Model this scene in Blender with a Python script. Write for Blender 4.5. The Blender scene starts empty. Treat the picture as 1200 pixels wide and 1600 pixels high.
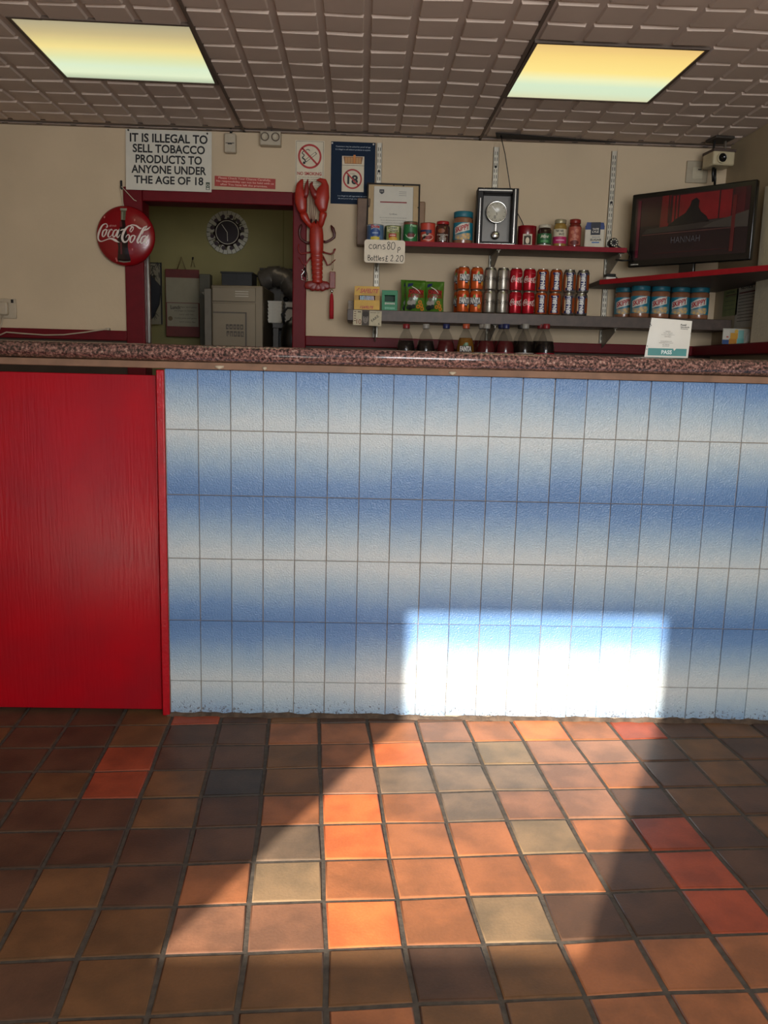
import bpy, bmesh, math, random
from mathutils import Vector, Matrix
random.seed(7)
PI = math.pi
SC = bpy.context.scene
COL = SC.collection

# ------------------------------------------------------------------ camera
FPX = 1320.0
PITCH, YAW, ROLL = 0.17030, -0.0323, 0.0260
CAM = Vector((0.5833, -2.5780, 1.1161))
cy, sy, cp, sp = math.cos(YAW), math.sin(YAW), math.cos(PITCH), math.sin(PITCH)
FWD = Vector((-sy * cp, cy * cp, -sp))
R0 = Vector((cy, sy, 0)); U0 = R0.cross(FWD)
RT = R0 * math.cos(ROLL) + U0 * math.sin(ROLL)
UP = -R0 * math.sin(ROLL) + U0 * math.cos(ROLL)
cd = bpy.data.cameras.new('camera')
cam = bpy.data.objects.new('camera', cd); COL.objects.link(cam)
cam.matrix_world = Matrix(((RT.x, UP.x, -FWD.x, CAM.x), (RT.y, UP.y, -FWD.y, CAM.y), (RT.z, UP.z, -FWD.z, CAM.z), (0, 0, 0, 1)))
cd.sensor_fit = 'VERTICAL'; cd.sensor_height = 36.0; cd.lens = FPX / 1600 * 36.0
cd.clip_start = 0.02
SC.camera = cam

def at(px, py, Y):
    d = RT * ((px - 600) / FPX) + UP * ((800 - py) / FPX) + FWD
    return CAM + d * ((Y - CAM.y) / d.y)

# ------------------------------------------------------------------ light
SC.view_settings.view_transform = 'Standard'
SC.view_settings.look = 'None'
SC.view_settings.exposure = 0.0
SC.view_settings.gamma = 1.0
SC.view_settings.use_curve_mapping = False
w = bpy.data.worlds.new('daylight'); SC.world = w; w.use_nodes = True
w.node_tree.nodes['Background'].inputs[0].default_value = (0.62, 0.78, 1.0, 1)
w.node_tree.nodes['Background'].inputs[1].default_value = 1.2

def lamp(name, kind, loc, direction, energy, color=(1, 1, 1), size=None):
    l = bpy.data.lights.new(name, kind); l.energy = energy; l.color = color
    o = bpy.data.objects.new(name, l); COL.objects.link(o); o.location = loc
    o.rotation_euler = Vector(direction).to_track_quat('-Z', 'Z').to_euler()
    if kind == 'AREA':
        l.shape = 'RECTANGLE'; l.size, l.size_y = size
    return o
SUN = Vector((0.48, 1.0, -0.499))
s = lamp('sun', 'SUN', (-2, -6, 4), SUN, 17.0, (1.0, 0.93, 0.83)); s.data.angle = math.radians(0.65)
lamp('shop_window_daylight', 'AREA', (1.25, -3.36, 1.45), (0, 1, 0), 80, (0.95, 0.98, 1.0), (1.7, 1.1))

# ------------------------------------------------------------------ materials
def lin(h):
    h = h.lstrip('#')
    c = [int(h[i:i + 2], 16) / 255 for i in (0, 2, 4)]
    return tuple(x / 12.92 if x <= .04045 else ((x + .055) / 1.055) ** 2.4 for x in c)
_M = {}
def mat(hexc, rough=.5, metal=0.0, var=.08, nscale=25.0, bump=0.0, bscale=300.0, spec=.5, coat=0.0, emit=0.0, dark=1.0):
    key = (hexc, rough, metal, var, nscale, bump, bscale, spec, coat, emit, dark)
    if key in _M: return _M[key]
    m = bpy.data.materials.new('paint_' + hexc.lstrip('#')); m.use_nodes = True
    nt = m.node_tree; b = nt.nodes['Principled BSDF']
    c = lin(hexc)
    tc = nt.nodes.new('ShaderNodeTexCoord')
    n = nt.nodes.new('ShaderNodeTexNoise'); n.inputs['Scale'].default_value = nscale; n.inputs['Detail'].default_value = 4
    nt.links.new(tc.outputs['Object'], n.inputs['Vector'])
    r = nt.nodes.new('ShaderNodeValToRGB')
    r.color_ramp.elements[0].position = .3; r.color_ramp.elements[1].position = .7
    r.color_ramp.elements[0].color = tuple(x * (1 - var) for x in c) + (1,)
    r.color_ramp.elements[1].color = tuple(min(1, x * (1 + var)) for x in c) + (1,)
    nt.links.new(n.outputs['Fac'], r.inputs['Fac']); nt.links.new(r.outputs['Color'], b.inputs['Base Color'])
    b.inputs['Roughness'].default_value = rough; b.inputs['Metallic'].default_value = metal
    b.inputs['Specular IOR Level'].default_value = spec; b.inputs['Coat Weight'].default_value = coat
    if bump:
        n2 = nt.nodes.new('ShaderNodeTexNoise'); n2.inputs['Scale'].default_value = bscale; n2.inputs['Detail'].default_value = 3
        nt.links.new(tc.outputs['Object'], n2.inputs['Vector'])
        bp = nt.nodes.new('ShaderNodeBump'); bp.inputs['Strength'].default_value = bump; bp.inputs['Distance'].default_value = .002
        nt.links.new(n2.outputs['Fac'], bp.inputs['Height']); nt.links.new(bp.outputs['Normal'], b.inputs['Normal'])
    if emit:
        nt.links.new(r.outputs['Color'], b.inputs['Emission Color']); b.inputs['Emission Strength'].default_value = emit
        if dark < 1:                 # a screen: black glass that only glows
            for l in list(b.inputs['Base Color'].links): nt.links.remove(l)
            b.inputs['Base Color'].default_value = (.012, .011, .011, 1)
    _M[key] = m; return m

def clear_mat(name, col, alpha, rough=.08):
    m = bpy.data.materials.new(name); m.use_nodes = True; nt = m.node_tree
    b = nt.nodes['Principled BSDF']; b.inputs['Base Color'].default_value = col + (1,)
    b.inputs['Roughness'].default_value = rough; b.inputs['Alpha'].default_value = alpha
    b.inputs['Specular IOR Level'].default_value = .6
    return m

WHITE = mat('#d8d4cc', .6); BLACK = mat('#0c0b0b', .45); INK = mat('#17171a', .6); STEEL = mat('#a9a59d', .32, .9)
REDP = mat('#8a1018', .38, var=.1, nscale=14, bump=.25, bscale=90)
RED_TRIM = mat('#640b15', .5, var=.1, bump=.15, bscale=60, spec=.22)
CHROME = mat('#d0d0cc', .18, 1.0)

# ------------------------------------------------------------------ mesh building
class MB:
    def __init__(s):
        s.bm = bmesh.new(); s.mats = []; s.map = None; s.step = .005; s.todo = []
    def mi(s, m):
        if m not in s.mats: s.mats.append(m)
        return s.mats.index(m)
    def face(s, vs, m, smooth=False):
        try: f = s.bm.faces.new(vs)
        except ValueError: return None
        f.material_index = s.mi(m); f.smooth = smooth; return f
    def V(s, p): return s.bm.verts.new(p)
    def box(s, a, b, m, bev=0.0, seg=2):
        x0, y0, z0 = (min(a[i], b[i]) for i in range(3)); x1, y1, z1 = (max(a[i], b[i]) for i in range(3))
        v = [s.V(p) for p in ((x0, y0, z0), (x1, y0, z0), (x1, y1, z0), (x0, y1, z0), (x0, y0, z1), (x1, y0, z1), (x1, y1, z1), (x0, y1, z1))]
        fs = [s.face([v[i] for i in q], m) for q in ((3, 2, 1, 0), (4, 5, 6, 7), (0, 1, 5, 4), (1, 2, 6, 5), (2, 3, 7, 6), (3, 0, 4, 7))]
        if bev:
            es = list({e for f in fs for e in f.edges})
            r = bmesh.ops.bevel(s.bm, geom=es, offset=bev, segments=seg, affect='EDGES', profile=.5, material=-1)
            for f in r['faces']: f.material_index = s.mi(m); f.smooth = True
        return s
    def lathe(s, prof, m, c=(0, 0, 0), seg=28, cap0=True, cap1=True):
        rings = []
        for (r, z) in prof:
            rings.append([s.V((c[0] + r * math.cos(2 * PI * k / seg), c[1] + r * math.sin(2 * PI * k / seg), c[2] + z)) for k in range(seg)])
        for i in range(len(prof) - 1):
            mm = m[i] if isinstance(m, (list, tuple)) else m
            for k in range(seg):
                s.face([rings[i][k], rings[i][(k + 1) % seg], rings[i + 1][(k + 1) % seg], rings[i + 1][k]], mm, True)
        if cap0: s.face(rings[0][::-1], m[0] if isinstance(m, (list, tuple)) else m)
        if cap1: s.face(rings[-1], m[-1] if isinstance(m, (list, tuple)) else m)
        return s
    def tube(s, pts, r, m, seg=8, flat=1.0, planar=False):
        P = [Vector(p) for p in pts]; n = len(P)
        rs = r if isinstance(r, (list, tuple)) else [r] * n
        rings = []
        prevN = None
        for i in range(n):
            t = (P[min(i + 1, n - 1)] - P[max(i - 1, 0)]).normalized()
            if planar: B = Vector((0, 1, 0)); N = t.cross(B).normalized()
            else:
                N = prevN if prevN else (t.cross(Vector((0, 0, 1))) if abs(t.z) < .9 else t.cross(Vector((1, 0, 0))))
                N = (N - t * N.dot(t)).normalized(); prevN = N; B = t.cross(N)
            rings.append([s.V(P[i] + N * rs[i] * math.cos(2 * PI * k / seg) + B * rs[i] * flat * math.sin(2 * PI * k / seg)) for k in range(seg)])
        for i in range(n - 1):
            for k in range(seg):
                s.face([rings[i][k], rings[i][(k + 1) % seg], rings[i + 1][(k + 1) % seg], rings[i + 1][k]], m, True)
        s.face(rings[0][::-1], m, True); s.face(rings[-1], m, True)
        return s
    def prism(s, poly, y0, y1, m):            # polygon in xz pushed along y
        a = [s.V((x, y0, z)) for x, z in poly]; b = [s.V((x, y1, z)) for x, z in poly]
        s.face(a, m); s.face(b[::-1], m); n = len(poly)
        for i in range(n): s.face([a[i], b[i], b[(i + 1) % n], a[(i + 1) % n]], m)
        return s
    def slab(s, poly, z0, z1, m, edge=None):  # polygon in xy pushed along z
        a = [s.V((x, y, z0)) for x, y in poly]; b = [s.V((x, y, z1)) for x, y in poly]
        s.face(a[::-1], m); s.face(b, m); n = len(poly)
        for i in range(n): s.face([a[i], a[(i + 1) % n], b[(i + 1) % n], b[i]], edge or m)
        return s
    # ---- flat graphics: x across, z up, layer towards the viewer; self.map may wrap them round a can
    def g(s, x, z, l):
        return s.V((x, l, z)) if s.map else s.V((x, -.0004 - .0005 * l, z))
    def rect(s, x0, z0, x1, z1, m, l=0):
        s.face([s.g(x0, z0, l), s.g(x1, z0, l), s.g(x1, z1, l), s.g(x0, z1, l)], m)
        return s
    def poly(s, pts, m, l=0): s.face([s.g(x, z, l) for x, z in pts], m); return s
    def disc(s, x, z, rx, m, l=0, rz=None, seg=28, a0=0, a1=2 * PI):
        rz = rz or rx
        c = s.g(x, z, l); n = seg
        ring = [s.g(x + rx * math.cos(a0 + (a1 - a0) * k / n), z + rz * math.sin(a0 + (a1 - a0) * k / n), l) for k in range(n + 1)]
        for k in range(n): s.face([c, ring[k], ring[k + 1]], m)
        return s
    def ring(s, x, z, r0, r1, m, l=0, seg=36):
        for k in range(seg):
            a, b = 2 * PI * k / seg, 2 * PI * (k + 1) / seg
            s.face([s.g(x + r * math.cos(t), z + r * math.sin(t), l) for r, t in ((r0, a), (r1, a), (r1, b), (r0, b))], m)
        return s
    def line(s, x0, z0, x1, z1, wd, m, l=0): return s.stroke([(x0, z0, wd), (x1, z1, wd)], m, l, 1)
    def stroke(s, pts, m, l=0, sub=7):        # ribbon of changing width through (x, z, width)
        P = []
        n = len(pts)
        for i in range(n - 1):
            p0, p1, p2, p3 = pts[max(i - 1, 0)], pts[i], pts[i + 1], pts[min(i + 2, n - 1)]
            for k in range(sub):
                t = k / sub
                P.append([.5 * (2 * p1[j] + (p2[j] - p0[j]) * t + (2 * p0[j] - 5 * p1[j] + 4 * p2[j] - p3[j]) * t * t + (3 * p1[j] - p0[j] - 3 * p2[j] + p3[j]) * t ** 3) for j in range(3)])
        P.append(list(pts[-1])); prev = None
        for i, p in enumerate(P):
            a, b = P[max(i - 1, 0)], P[min(i + 1, len(P) - 1)]
            tx, tz = b[0] - a[0], b[1] - a[1]; d = math.hypot(tx, tz) or 1; nx, nz = -tz / d, tx / d
            h = max(p[2], 1e-5) / 2
            cur = (s.g(p[0] + nx * h, p[1] + nz * h, l), s.g(p[0] - nx * h, p[1] - nz * h, l))
            if prev: s.face([prev[0], prev[1], cur[1], cur[0]], m)
            prev = cur
        return s
    def text(s, t, x0, z0, x1, z1, m, l=0, bold=0.0, rot=0, shear=0.0, keep=False):
        """lettering fitted to the rectangle; rot=90 reads upwards"""
        vs, fs = glyphs(t, bold)
        W0 = max(v[0] for v in vs); H0 = max(v[1] for v in vs)
        wd, ht = x1 - x0, z1 - z0
        out = []
        for a, b in vs:
            u, v = a / W0, b / H0
            if shear: u = (u + shear * (v - .5) * ht / wd)
            if rot == 90: out.append(s.g(x1 - v * wd, z0 + u * ht, l))
            else: out.append(s.g(x0 + u * wd, z0 + v * ht, l))
        for f in fs: s.face([out[i] for i in f], m)
        return s
    def build(s, name, parent=None, loc=None, rotz=0, kind=None, label=None):
        if s.map:                     # cut the flat artwork into narrow strips, then wrap it
            xs = [v.co.x for v in s.bm.verts]; x = min(xs) + s.step
            while x < max(xs) and s.step < .5:
                bmesh.ops.bisect_plane(s.bm, geom=s.bm.verts[:] + s.bm.edges[:] + s.bm.faces[:], plane_co=(x, 0, 0), plane_no=(1, 0, 0)); x += s.step
            for v in s.bm.verts: v.co = s.map(v.co.x, v.co.z, v.co.y)
        me = bpy.data.meshes.new(name)
        bmesh.ops.recalc_face_normals(s.bm, faces=s.bm.faces) if not getattr(s, 'flatface', False) else None
        s.bm.to_mesh(me); s.bm.free()
        for m in s.mats: me.materials.append(m)
        o = bpy.data.objects.new(name, me); COL.objects.link(o)
        if loc is not None: o.location = loc
        o.rotation_euler = (0, 0, rotz)
        if parent: o.parent = parent
        if kind: o['kind'] = kind
        if label: o['label'] = label
        return o

_G = {}
def glyphs(t, bold=0.0):
    if (t, bold) in _G: return _G[(t, bold)]
    c = bpy.data.curves.new('glyph', 'FONT'); c.body = t; c.size = 1.0; c.offset = bold; c.resolution_u = 3
    o = bpy.data.objects.new('glyph', c); COL.objects.link(o)
    bpy.context.view_layer.update()
    me = bpy.data.meshes.new_from_object(o.evaluated_get(bpy.context.evaluated_depsgraph_get()))
    vs = [(v.co.x, v.co.y) for v in me.vertices]; fs = [tuple(p.vertices) for p in me.polygons]
    bpy.data.objects.remove(o); bpy.data.curves.remove(c); bpy.data.meshes.remove(me)
    mx, my = min(v[0] for v in vs), min(v[1] for v in vs)
    _G[(t, bold)] = ([(a - mx, b - my) for a, b in vs], fs)
    return _G[(t, bold)]

def thing(name, label, cat, loc, rotz=0, group=None):
    o = bpy.data.objects.new(name, None); COL.objects.link(o); o.empty_display_size = .05
    o.location = loc; o.rotation_euler = (0, 0, rotz); o['label'] = label; o['category'] = cat
    if group: o['group'] = group
    return o
def tag(o, label, cat, group=None):
    o['label'] = label; o['category'] = cat
    if group: o['group'] = group
    return o
def dup(root, loc, label, rotz=0, name=None):
    r = root.copy(); COL.objects.link(r); r.location = loc; r.rotation_euler = (0, 0, rotz); r['label'] = label
    for ch in list(root.children):
        c = ch.copy(); COL.objects.link(c); c.parent = r
        for g in list(ch.children):
            d = g.copy(); COL.objects.link(d); d.parent = c
    return r
def wrap(R):
    return lambda x, z, l: ((R + .0005 + .0004 * l) * math.sin(x / R), -(R + .0005 + .0004 * l) * math.cos(x / R), z)
ORD = ['first', 'second', 'third', 'fourth', 'fifth', 'sixth', 'seventh', 'eighth', 'ninth', 'tenth']

# ================================================================== SETTING
YW, CEIL = 1.62, 2.186
XL, XR, YF = -1.9, 2.31, -3.4
ROWJ = 1.1127                     # height of the uppermost tile joint on the counter front
TW, TH = 0.098, 0.1994            # counter tile module

# ---- floor: quarry tiles, each its own bevelled pad over grout
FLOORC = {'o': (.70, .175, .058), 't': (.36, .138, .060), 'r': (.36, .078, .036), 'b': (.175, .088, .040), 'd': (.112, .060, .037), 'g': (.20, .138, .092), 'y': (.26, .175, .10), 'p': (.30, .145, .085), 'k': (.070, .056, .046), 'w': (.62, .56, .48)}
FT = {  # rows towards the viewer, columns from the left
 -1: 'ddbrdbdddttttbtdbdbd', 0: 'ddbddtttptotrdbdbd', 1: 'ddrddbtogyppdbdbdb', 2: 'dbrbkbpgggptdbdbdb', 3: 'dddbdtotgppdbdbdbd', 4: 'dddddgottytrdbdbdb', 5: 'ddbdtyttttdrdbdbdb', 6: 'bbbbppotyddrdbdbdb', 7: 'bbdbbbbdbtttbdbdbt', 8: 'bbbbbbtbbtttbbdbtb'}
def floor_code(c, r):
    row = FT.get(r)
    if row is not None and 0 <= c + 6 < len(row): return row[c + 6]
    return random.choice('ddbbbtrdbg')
fm = bpy.data.materials.new('quarry_tile'); fm.use_nodes = True
nt = fm.node_tree; b = nt.nodes['Principled BSDF']
at_ = nt.nodes.new('ShaderNodeAttribute'); at_.attribute_name = 'tile_colour'
tc = nt.nodes.new('ShaderNodeTexCoord')
n1 = nt.nodes.new('ShaderNodeTexNoise'); n1.inputs['Scale'].default_value = 9; n1.inputs['Detail'].default_value = 3
n2 = nt.nodes.new('ShaderNodeTexNoise'); n2.inputs['Scale'].default_value = 160; n2.inputs['Detail'].default_value = 4
for n in (n1, n2): nt.links.new(tc.outputs['Object'], n.inputs['Vector'])
r1 = nt.nodes.new('ShaderNodeValToRGB'); r1.color_ramp.elements[0].position = .38; r1.color_ramp.elements[1].position = .62
r1.color_ramp.elements[0].color = (.72, .74, .76, 1); r1.color_ramp.elements[1].color = (1.1, 1.05, 1.0, 1)
nt.links.new(n1.outputs['Fac'], r1.inputs['Fac'])
r2 = nt.nodes.new('ShaderNodeValToRGB'); r2.color_ramp.elements[0].color = (.86, .86, .86, 1); r2.color_ramp.elements[1].color = (1.12, 1.12, 1.12, 1)
nt.links.new(n2.outputs['Fac'], r2.inputs['Fac'])
def mul(a, bb):
    m = nt.nodes.new('ShaderNodeMix'); m.data_type = 'RGBA'; m.blend_type = 'MULTIPLY'; m.inputs[0].default_value = 1
    nt.links.new(a, m.inputs[6]); nt.links.new(bb, m.inputs[7]); return m.outputs[2]
nt.links.new(mul(mul(at_.outputs['Color'], r1.outputs['Color']), r2.outputs['Color']), b.inputs['Base Color'])
b.inputs['Roughness'].default_value = .45; b.inputs['Specular IOR Level'].default_value = .22
bp = nt.nodes.new('ShaderNodeBump'); bp.inputs['Strength'].default_value = .25; bp.inputs['Distance'].default_value = .002
nt.links.new(n2.outputs['Fac'], bp.inputs['Height']); nt.links.new(bp.outputs['Normal'], b.inputs['Normal'])
GROUT = mat('#3f372e', .9, var=.35, nscale=60, bump=.5, bscale=200)
mb = MB(); ca = mb.bm.loops.layers.float_color.new('tile_colour')
U0_, UP_, V0_, VP_, AA = .472, .1555, -.229, .151, .06
ca_, sa_ = math.cos(AA), math.sin(AA)
def uv2xy(u, v): return u * ca_ - v * sa_, u * sa_ + v * ca_
mb.box((XL, YF, -.06), (XR, 3.2, -.0035), GROUT)
jit = {}
def corner(i, j):
    if (i, j) not in jit: jit[(i, j)] = (random.uniform(-.0025, .0025), random.uniform(-.0025, .0025))
    return jit[(i, j)]
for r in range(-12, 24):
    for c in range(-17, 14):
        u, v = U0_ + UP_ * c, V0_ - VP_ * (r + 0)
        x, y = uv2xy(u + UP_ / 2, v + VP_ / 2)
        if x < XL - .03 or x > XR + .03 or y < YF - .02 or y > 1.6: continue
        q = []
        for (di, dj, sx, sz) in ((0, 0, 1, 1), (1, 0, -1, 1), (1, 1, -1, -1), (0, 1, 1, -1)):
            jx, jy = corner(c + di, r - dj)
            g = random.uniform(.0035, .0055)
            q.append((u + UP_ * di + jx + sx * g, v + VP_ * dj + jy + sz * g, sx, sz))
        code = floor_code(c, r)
        if y < -1.66 and x < -.1: code = 'w'      # unseen tiles made pale so their sunlit glow reflects in the red hatch
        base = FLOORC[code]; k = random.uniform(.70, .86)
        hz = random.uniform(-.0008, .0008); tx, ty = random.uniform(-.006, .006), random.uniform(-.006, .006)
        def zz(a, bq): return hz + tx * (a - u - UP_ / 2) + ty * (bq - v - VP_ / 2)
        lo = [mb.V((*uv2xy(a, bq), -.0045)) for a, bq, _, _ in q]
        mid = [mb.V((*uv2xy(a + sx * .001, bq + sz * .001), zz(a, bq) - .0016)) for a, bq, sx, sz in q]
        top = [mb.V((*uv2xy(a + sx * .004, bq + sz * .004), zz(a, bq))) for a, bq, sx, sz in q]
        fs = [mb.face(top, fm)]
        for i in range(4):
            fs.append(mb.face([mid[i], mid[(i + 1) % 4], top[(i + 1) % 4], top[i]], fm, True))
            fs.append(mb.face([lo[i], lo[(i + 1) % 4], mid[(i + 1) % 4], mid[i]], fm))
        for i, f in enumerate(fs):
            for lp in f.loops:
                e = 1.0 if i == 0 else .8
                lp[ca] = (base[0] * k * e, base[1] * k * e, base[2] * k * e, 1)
mb.build('floor', kind='structure')

# ---- walls
WALLC = mat('#c7b294', .75, var=.06, nscale=3.5, bump=.25, bscale=55)
WALLT = mat('#41342a', .6, var=.15, nscale=8, spec=.25)
KWALL = mat('#847a48', .6, var=.08, nscale=4)
def wall_with_gap(mb, x0, x1, gx0, gx1, gz, y0, y1):
    for (a, c2) in ((x0, gx0), (gx1, x1)):
        mb.box((a, y0, 1.21), (c2, y1, 2.5), WALLC)
        mb.box((a, y0 + .004, 0), (c2, y1, 1.21), WALLT)
    mb.box((gx0, y0, gz), (gx1, y1, 2.5), WALLC)
m = MB(); wall_with_gap(m, XL, XR + .1, -.50, .275, 1.89, YW, YW + .1); m.build('wall_back', kind='structure')
m = MB(); m.box((XL - .1, YF - .04, 0), (XL, YW + .1, CEIL + .05), WALLC); m.build('wall_left', kind='structure')
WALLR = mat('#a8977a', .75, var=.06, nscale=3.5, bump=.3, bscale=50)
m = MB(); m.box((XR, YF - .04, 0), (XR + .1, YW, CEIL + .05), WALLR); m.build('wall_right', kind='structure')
# front wall: the upper pane of the shop door lets the sun in; shop window right, glazed door left
FRONT = mat('#a79c8c', .8, var=.05)
m = MB()
HOLES = [(-1.72, -.98, .02, .86), (-.895, -.055, 1.135, 2.062), (.38, 2.12, .88, 2.02)]
xs = [XL, -1.72, -.98, -.895, -.055, .38, 2.12, XR]
for i in range(len(xs) - 1):
    h = [q for q in HOLES if abs(q[0] - xs[i]) < 1e-6]
    if h:
        m.box((xs[i], YF - .04, 0), (xs[i + 1], YF, h[0][2]), FRONT); m.box((xs[i], YF - .04, h[0][3]), (xs[i + 1], YF, CEIL + .05), FRONT)
    else: m.box((xs[i], YF - .04, 0), (xs[i + 1], YF, CEIL + .05), FRONT)
m.build('wall_front', kind='structure')
SUN_BLOCK = mat('#e6e6e2', .6, var=.02)
for k, q in enumerate((HOLES[2],)):
    m = MB(); m.box((q[0], YF - .03, q[2]), (q[1], YF - .02, q[3]), SUN_BLOCK); m.build('window_%d' % (k + 1), kind='structure')  # opaque unseen panel closing the opening, added to block direct sun
m = MB(); GL = clear_mat('clear_pane', (1, 1, 1), .06); m.box((HOLES[1][0], YF - .024, HOLES[1][2]), (HOLES[1][1], YF - .02, HOLES[1][3]), GL); m.build('window_3', kind='structure')
m = MB(); m.box((HOLES[0][0], YF - .024, HOLES[0][2]), (HOLES[0][1], YF - .02, HOLES[0][3]), GL); m.build('window_2', kind='structure')
# kitchen beyond the doorway
m = MB(); m.box((-1.9, 3.0, 0), (1.4, 3.1, 2.5), KWALL); m.build('wall_kitchen_back', kind='structure')
m = MB(); m.box((-1.0, YW + .1, 0), (-.9, 3.0, 2.5), KWALL); m.build('wall_kitchen_left', kind='structure')
m = MB(); m.box((.75, YW + .1, 0), (.85, 3.0, 2.5), KWALL); m.build('wall_kitchen_right', kind='structure')
m = MB(); m.box((-1.0, YW + .0, 2.4), (.85, 3.1, 2.5), mat('#b5ad98', .8)); m.build('ceiling_kitchen', kind='structure')
lamp('kitchen_fill', 'AREA', (-.05, 2.2, 2.38), (0, 0.1, -1), .9, (1, .86, .62), (.5, .2))  # unseen fill light, added to brighten the kitchen

# ---- ceiling: embossed tiles, raised pads with bevelled edges
CT = mat('#c4b1a3', .7, var=.05, nscale=6)
CSEAM = mat('#64554a', .8)
LIGHTS = [(-.275, .655), (1.424, .695)]
m = MB(); m.box((XL, YF, CEIL), (XR, YW, CEIL + .06), CT)
PP = .585 / 4
for i in range(-13, 17):
    for j in range(-24, 9):
        x0 = PP * i - (.038 if i >= 8 else 0); y0 = .39 + PP * j
        x1, y1 = x0 + PP, y0 + PP
        if i == 7: x1 = PP * 8 - .038
        if x1 < XL or x0 > XR - .02 or y0 < YF or y1 > YW + .08: continue
        if any(abs((x0 + x1) / 2 - a) < .30 and abs((y0 + y1) / 2 - bb) < .30 for a, bb in LIGHTS): continue
        g = .011; dz = random.uniform(-.001, .001); d = .0085 + dz; bev = .0035
        xa, xb, ya, yb = max(x0 + g, XL), min(x1 - g, XR), y0 + g, min(y1 - g, YW)
        if xb - xa < .03 or yb - ya < .03: continue
        hi = [m.V(p + (CEIL,)) for p in ((xa, ya), (xb, ya), (xb, yb), (xa, yb))]
        sk = random.uniform(-.0015, .0015)
        lo = [m.V(p) for p in ((xa + bev, ya + bev, CEIL - d + sk), (xb - bev, ya + bev, CEIL - d - sk), (xb - bev, yb - bev, CEIL - d - sk), (xa + bev, yb - bev, CEIL - d + sk))]
        m.face(lo[::-1], CT)
        for k in range(4): m.face([hi[k], lo[k], lo[(k + 1) % 4], hi[(k + 1) % 4]], CT)
for gx in (-1.17, 0.022, 1.122):      # main seams running away from the viewer
    m.box((gx - .006, YF, CEIL - .0115), (gx + .006, YW, CEIL), CSEAM)
for gy in (-2.535, -1.365, -.195, .39 + .585 * 2):
    m.box((XL, gy - .003, CEIL - .004), (XR, gy + .003, CEIL), CSEAM)
m.build('ceiling', kind='structure')
m = MB()                            # wall angle
m.box((XL, YW - .028, CEIL - .0115), (XR, YW, CEIL - .0065), mat('#8d7c70', .6))
for k in range(26): m.box((XL + .2 + k * .155, YW - .0295, CEIL - .0130), (XL + .226 + k * .155, YW - .0265, CEIL - .0105), BLACK)
m.build('trim_1', kind='structure')
m = MB(); m.slab([(1.175, 1.47), (1.25, 1.478), (1.75, 1.556), (1.195, 1.552)], CEIL - .0165, CEIL - .0125, mat('#1c1714', .9)); m.build('trim_2', kind='structure', label='dark gap where a ceiling tile has slipped')
# ---- red dado rails
m = MB(); m.box((XL, YW - .018, 1.207), (-.54, YW + .004, 1.254), RED_TRIM, .004); m.box((.316, YW - .018, 1.207), (XR, YW + .004, 1.254), RED_TRIM, .004); m.build('trim_3', kind='structure')
m = MB(); m.box((XR - .10, -.3, 1.207), (XR, YW - .018, 1.254), RED_TRIM, .004); m.build('trim_4', kind='structure')
# pale board on the right wall
m = MB(); m.box((XR - .05, -.3, 1.2545), (XR, 1.09, 1.90), mat('#c9bfa4', .8, var=.06, nscale=20, bump=.8, bscale=80), .004); m.build('wall_panel_right', kind='structure')
# ---- red door frame round the kitchen opening
dr = MB(); yf = YW - .022
dr.box((-.541, yf, 0), (-.452, YW + .11, 1.914), RED_TRIM, .005)
dr.build('door_1', kind='structure')
d1 = bpy.data.objects['door_1']
m = MB(); m.box((.252, yf, 0), (.317, YW + .11, 1.914), RED_TRIM, .005); m.build('jamb', d1)
m = MB(); m.box((-.452, yf, 1.852), (.252, YW + .11, 1.914), RED_TRIM, .005); m.build('lintel', d1)
m = MB(); m.box((-.452, YW + .03, 1.2), (-.440, YW + .05, 1.66), STEEL, .002); m.build('strike_plate', d1, label='worn metal edge strip')

# ================================================================== COUNTER
ctm = bpy.data.materials.new('glazed_tile'); ctm.use_nodes = True
nt = ctm.node_tree; b = nt.nodes['Principled BSDF']
tc = nt.nodes.new('ShaderNodeTexCoord'); sx = nt.nodes.new('ShaderNodeSeparateXYZ'); nt.links.new(tc.outputs['Object'], sx.inputs[0])
ar = nt.nodes.new('ShaderNodeAttribute'); ar.attribute_name = 'rnd'
def math_(op, a, bb=None, clamp=False):
    n = nt.nodes.new('ShaderNodeMath'); n.operation = op; n.use_clamp = clamp
    for i, v in enumerate((a, bb)):
        if v is None: continue
        if isinstance(v, (int, float)): n.inputs[i].default_value = v
        else: nt.links.new(v, n.inputs[i])
    return n.outputs[0]
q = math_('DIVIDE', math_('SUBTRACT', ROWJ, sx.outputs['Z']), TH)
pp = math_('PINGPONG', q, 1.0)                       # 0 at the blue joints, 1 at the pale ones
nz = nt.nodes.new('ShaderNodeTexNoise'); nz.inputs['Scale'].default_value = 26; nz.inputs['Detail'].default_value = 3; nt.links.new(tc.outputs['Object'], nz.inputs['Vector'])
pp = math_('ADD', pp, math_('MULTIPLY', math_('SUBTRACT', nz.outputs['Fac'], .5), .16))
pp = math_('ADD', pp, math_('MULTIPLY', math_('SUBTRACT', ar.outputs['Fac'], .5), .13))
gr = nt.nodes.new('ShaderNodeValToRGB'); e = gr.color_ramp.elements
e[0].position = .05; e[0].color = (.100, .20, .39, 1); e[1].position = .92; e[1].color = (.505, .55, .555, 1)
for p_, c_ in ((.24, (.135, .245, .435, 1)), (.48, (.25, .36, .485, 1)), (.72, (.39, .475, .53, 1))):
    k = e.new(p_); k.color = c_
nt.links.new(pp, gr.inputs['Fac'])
n3 = nt.nodes.new('ShaderNodeTexNoise'); n3.inputs['Scale'].default_value = 420; n3.inputs['Detail'].default_value = 2; nt.links.new(tc.outputs['Object'], n3.inputs['Vector'])
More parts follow.
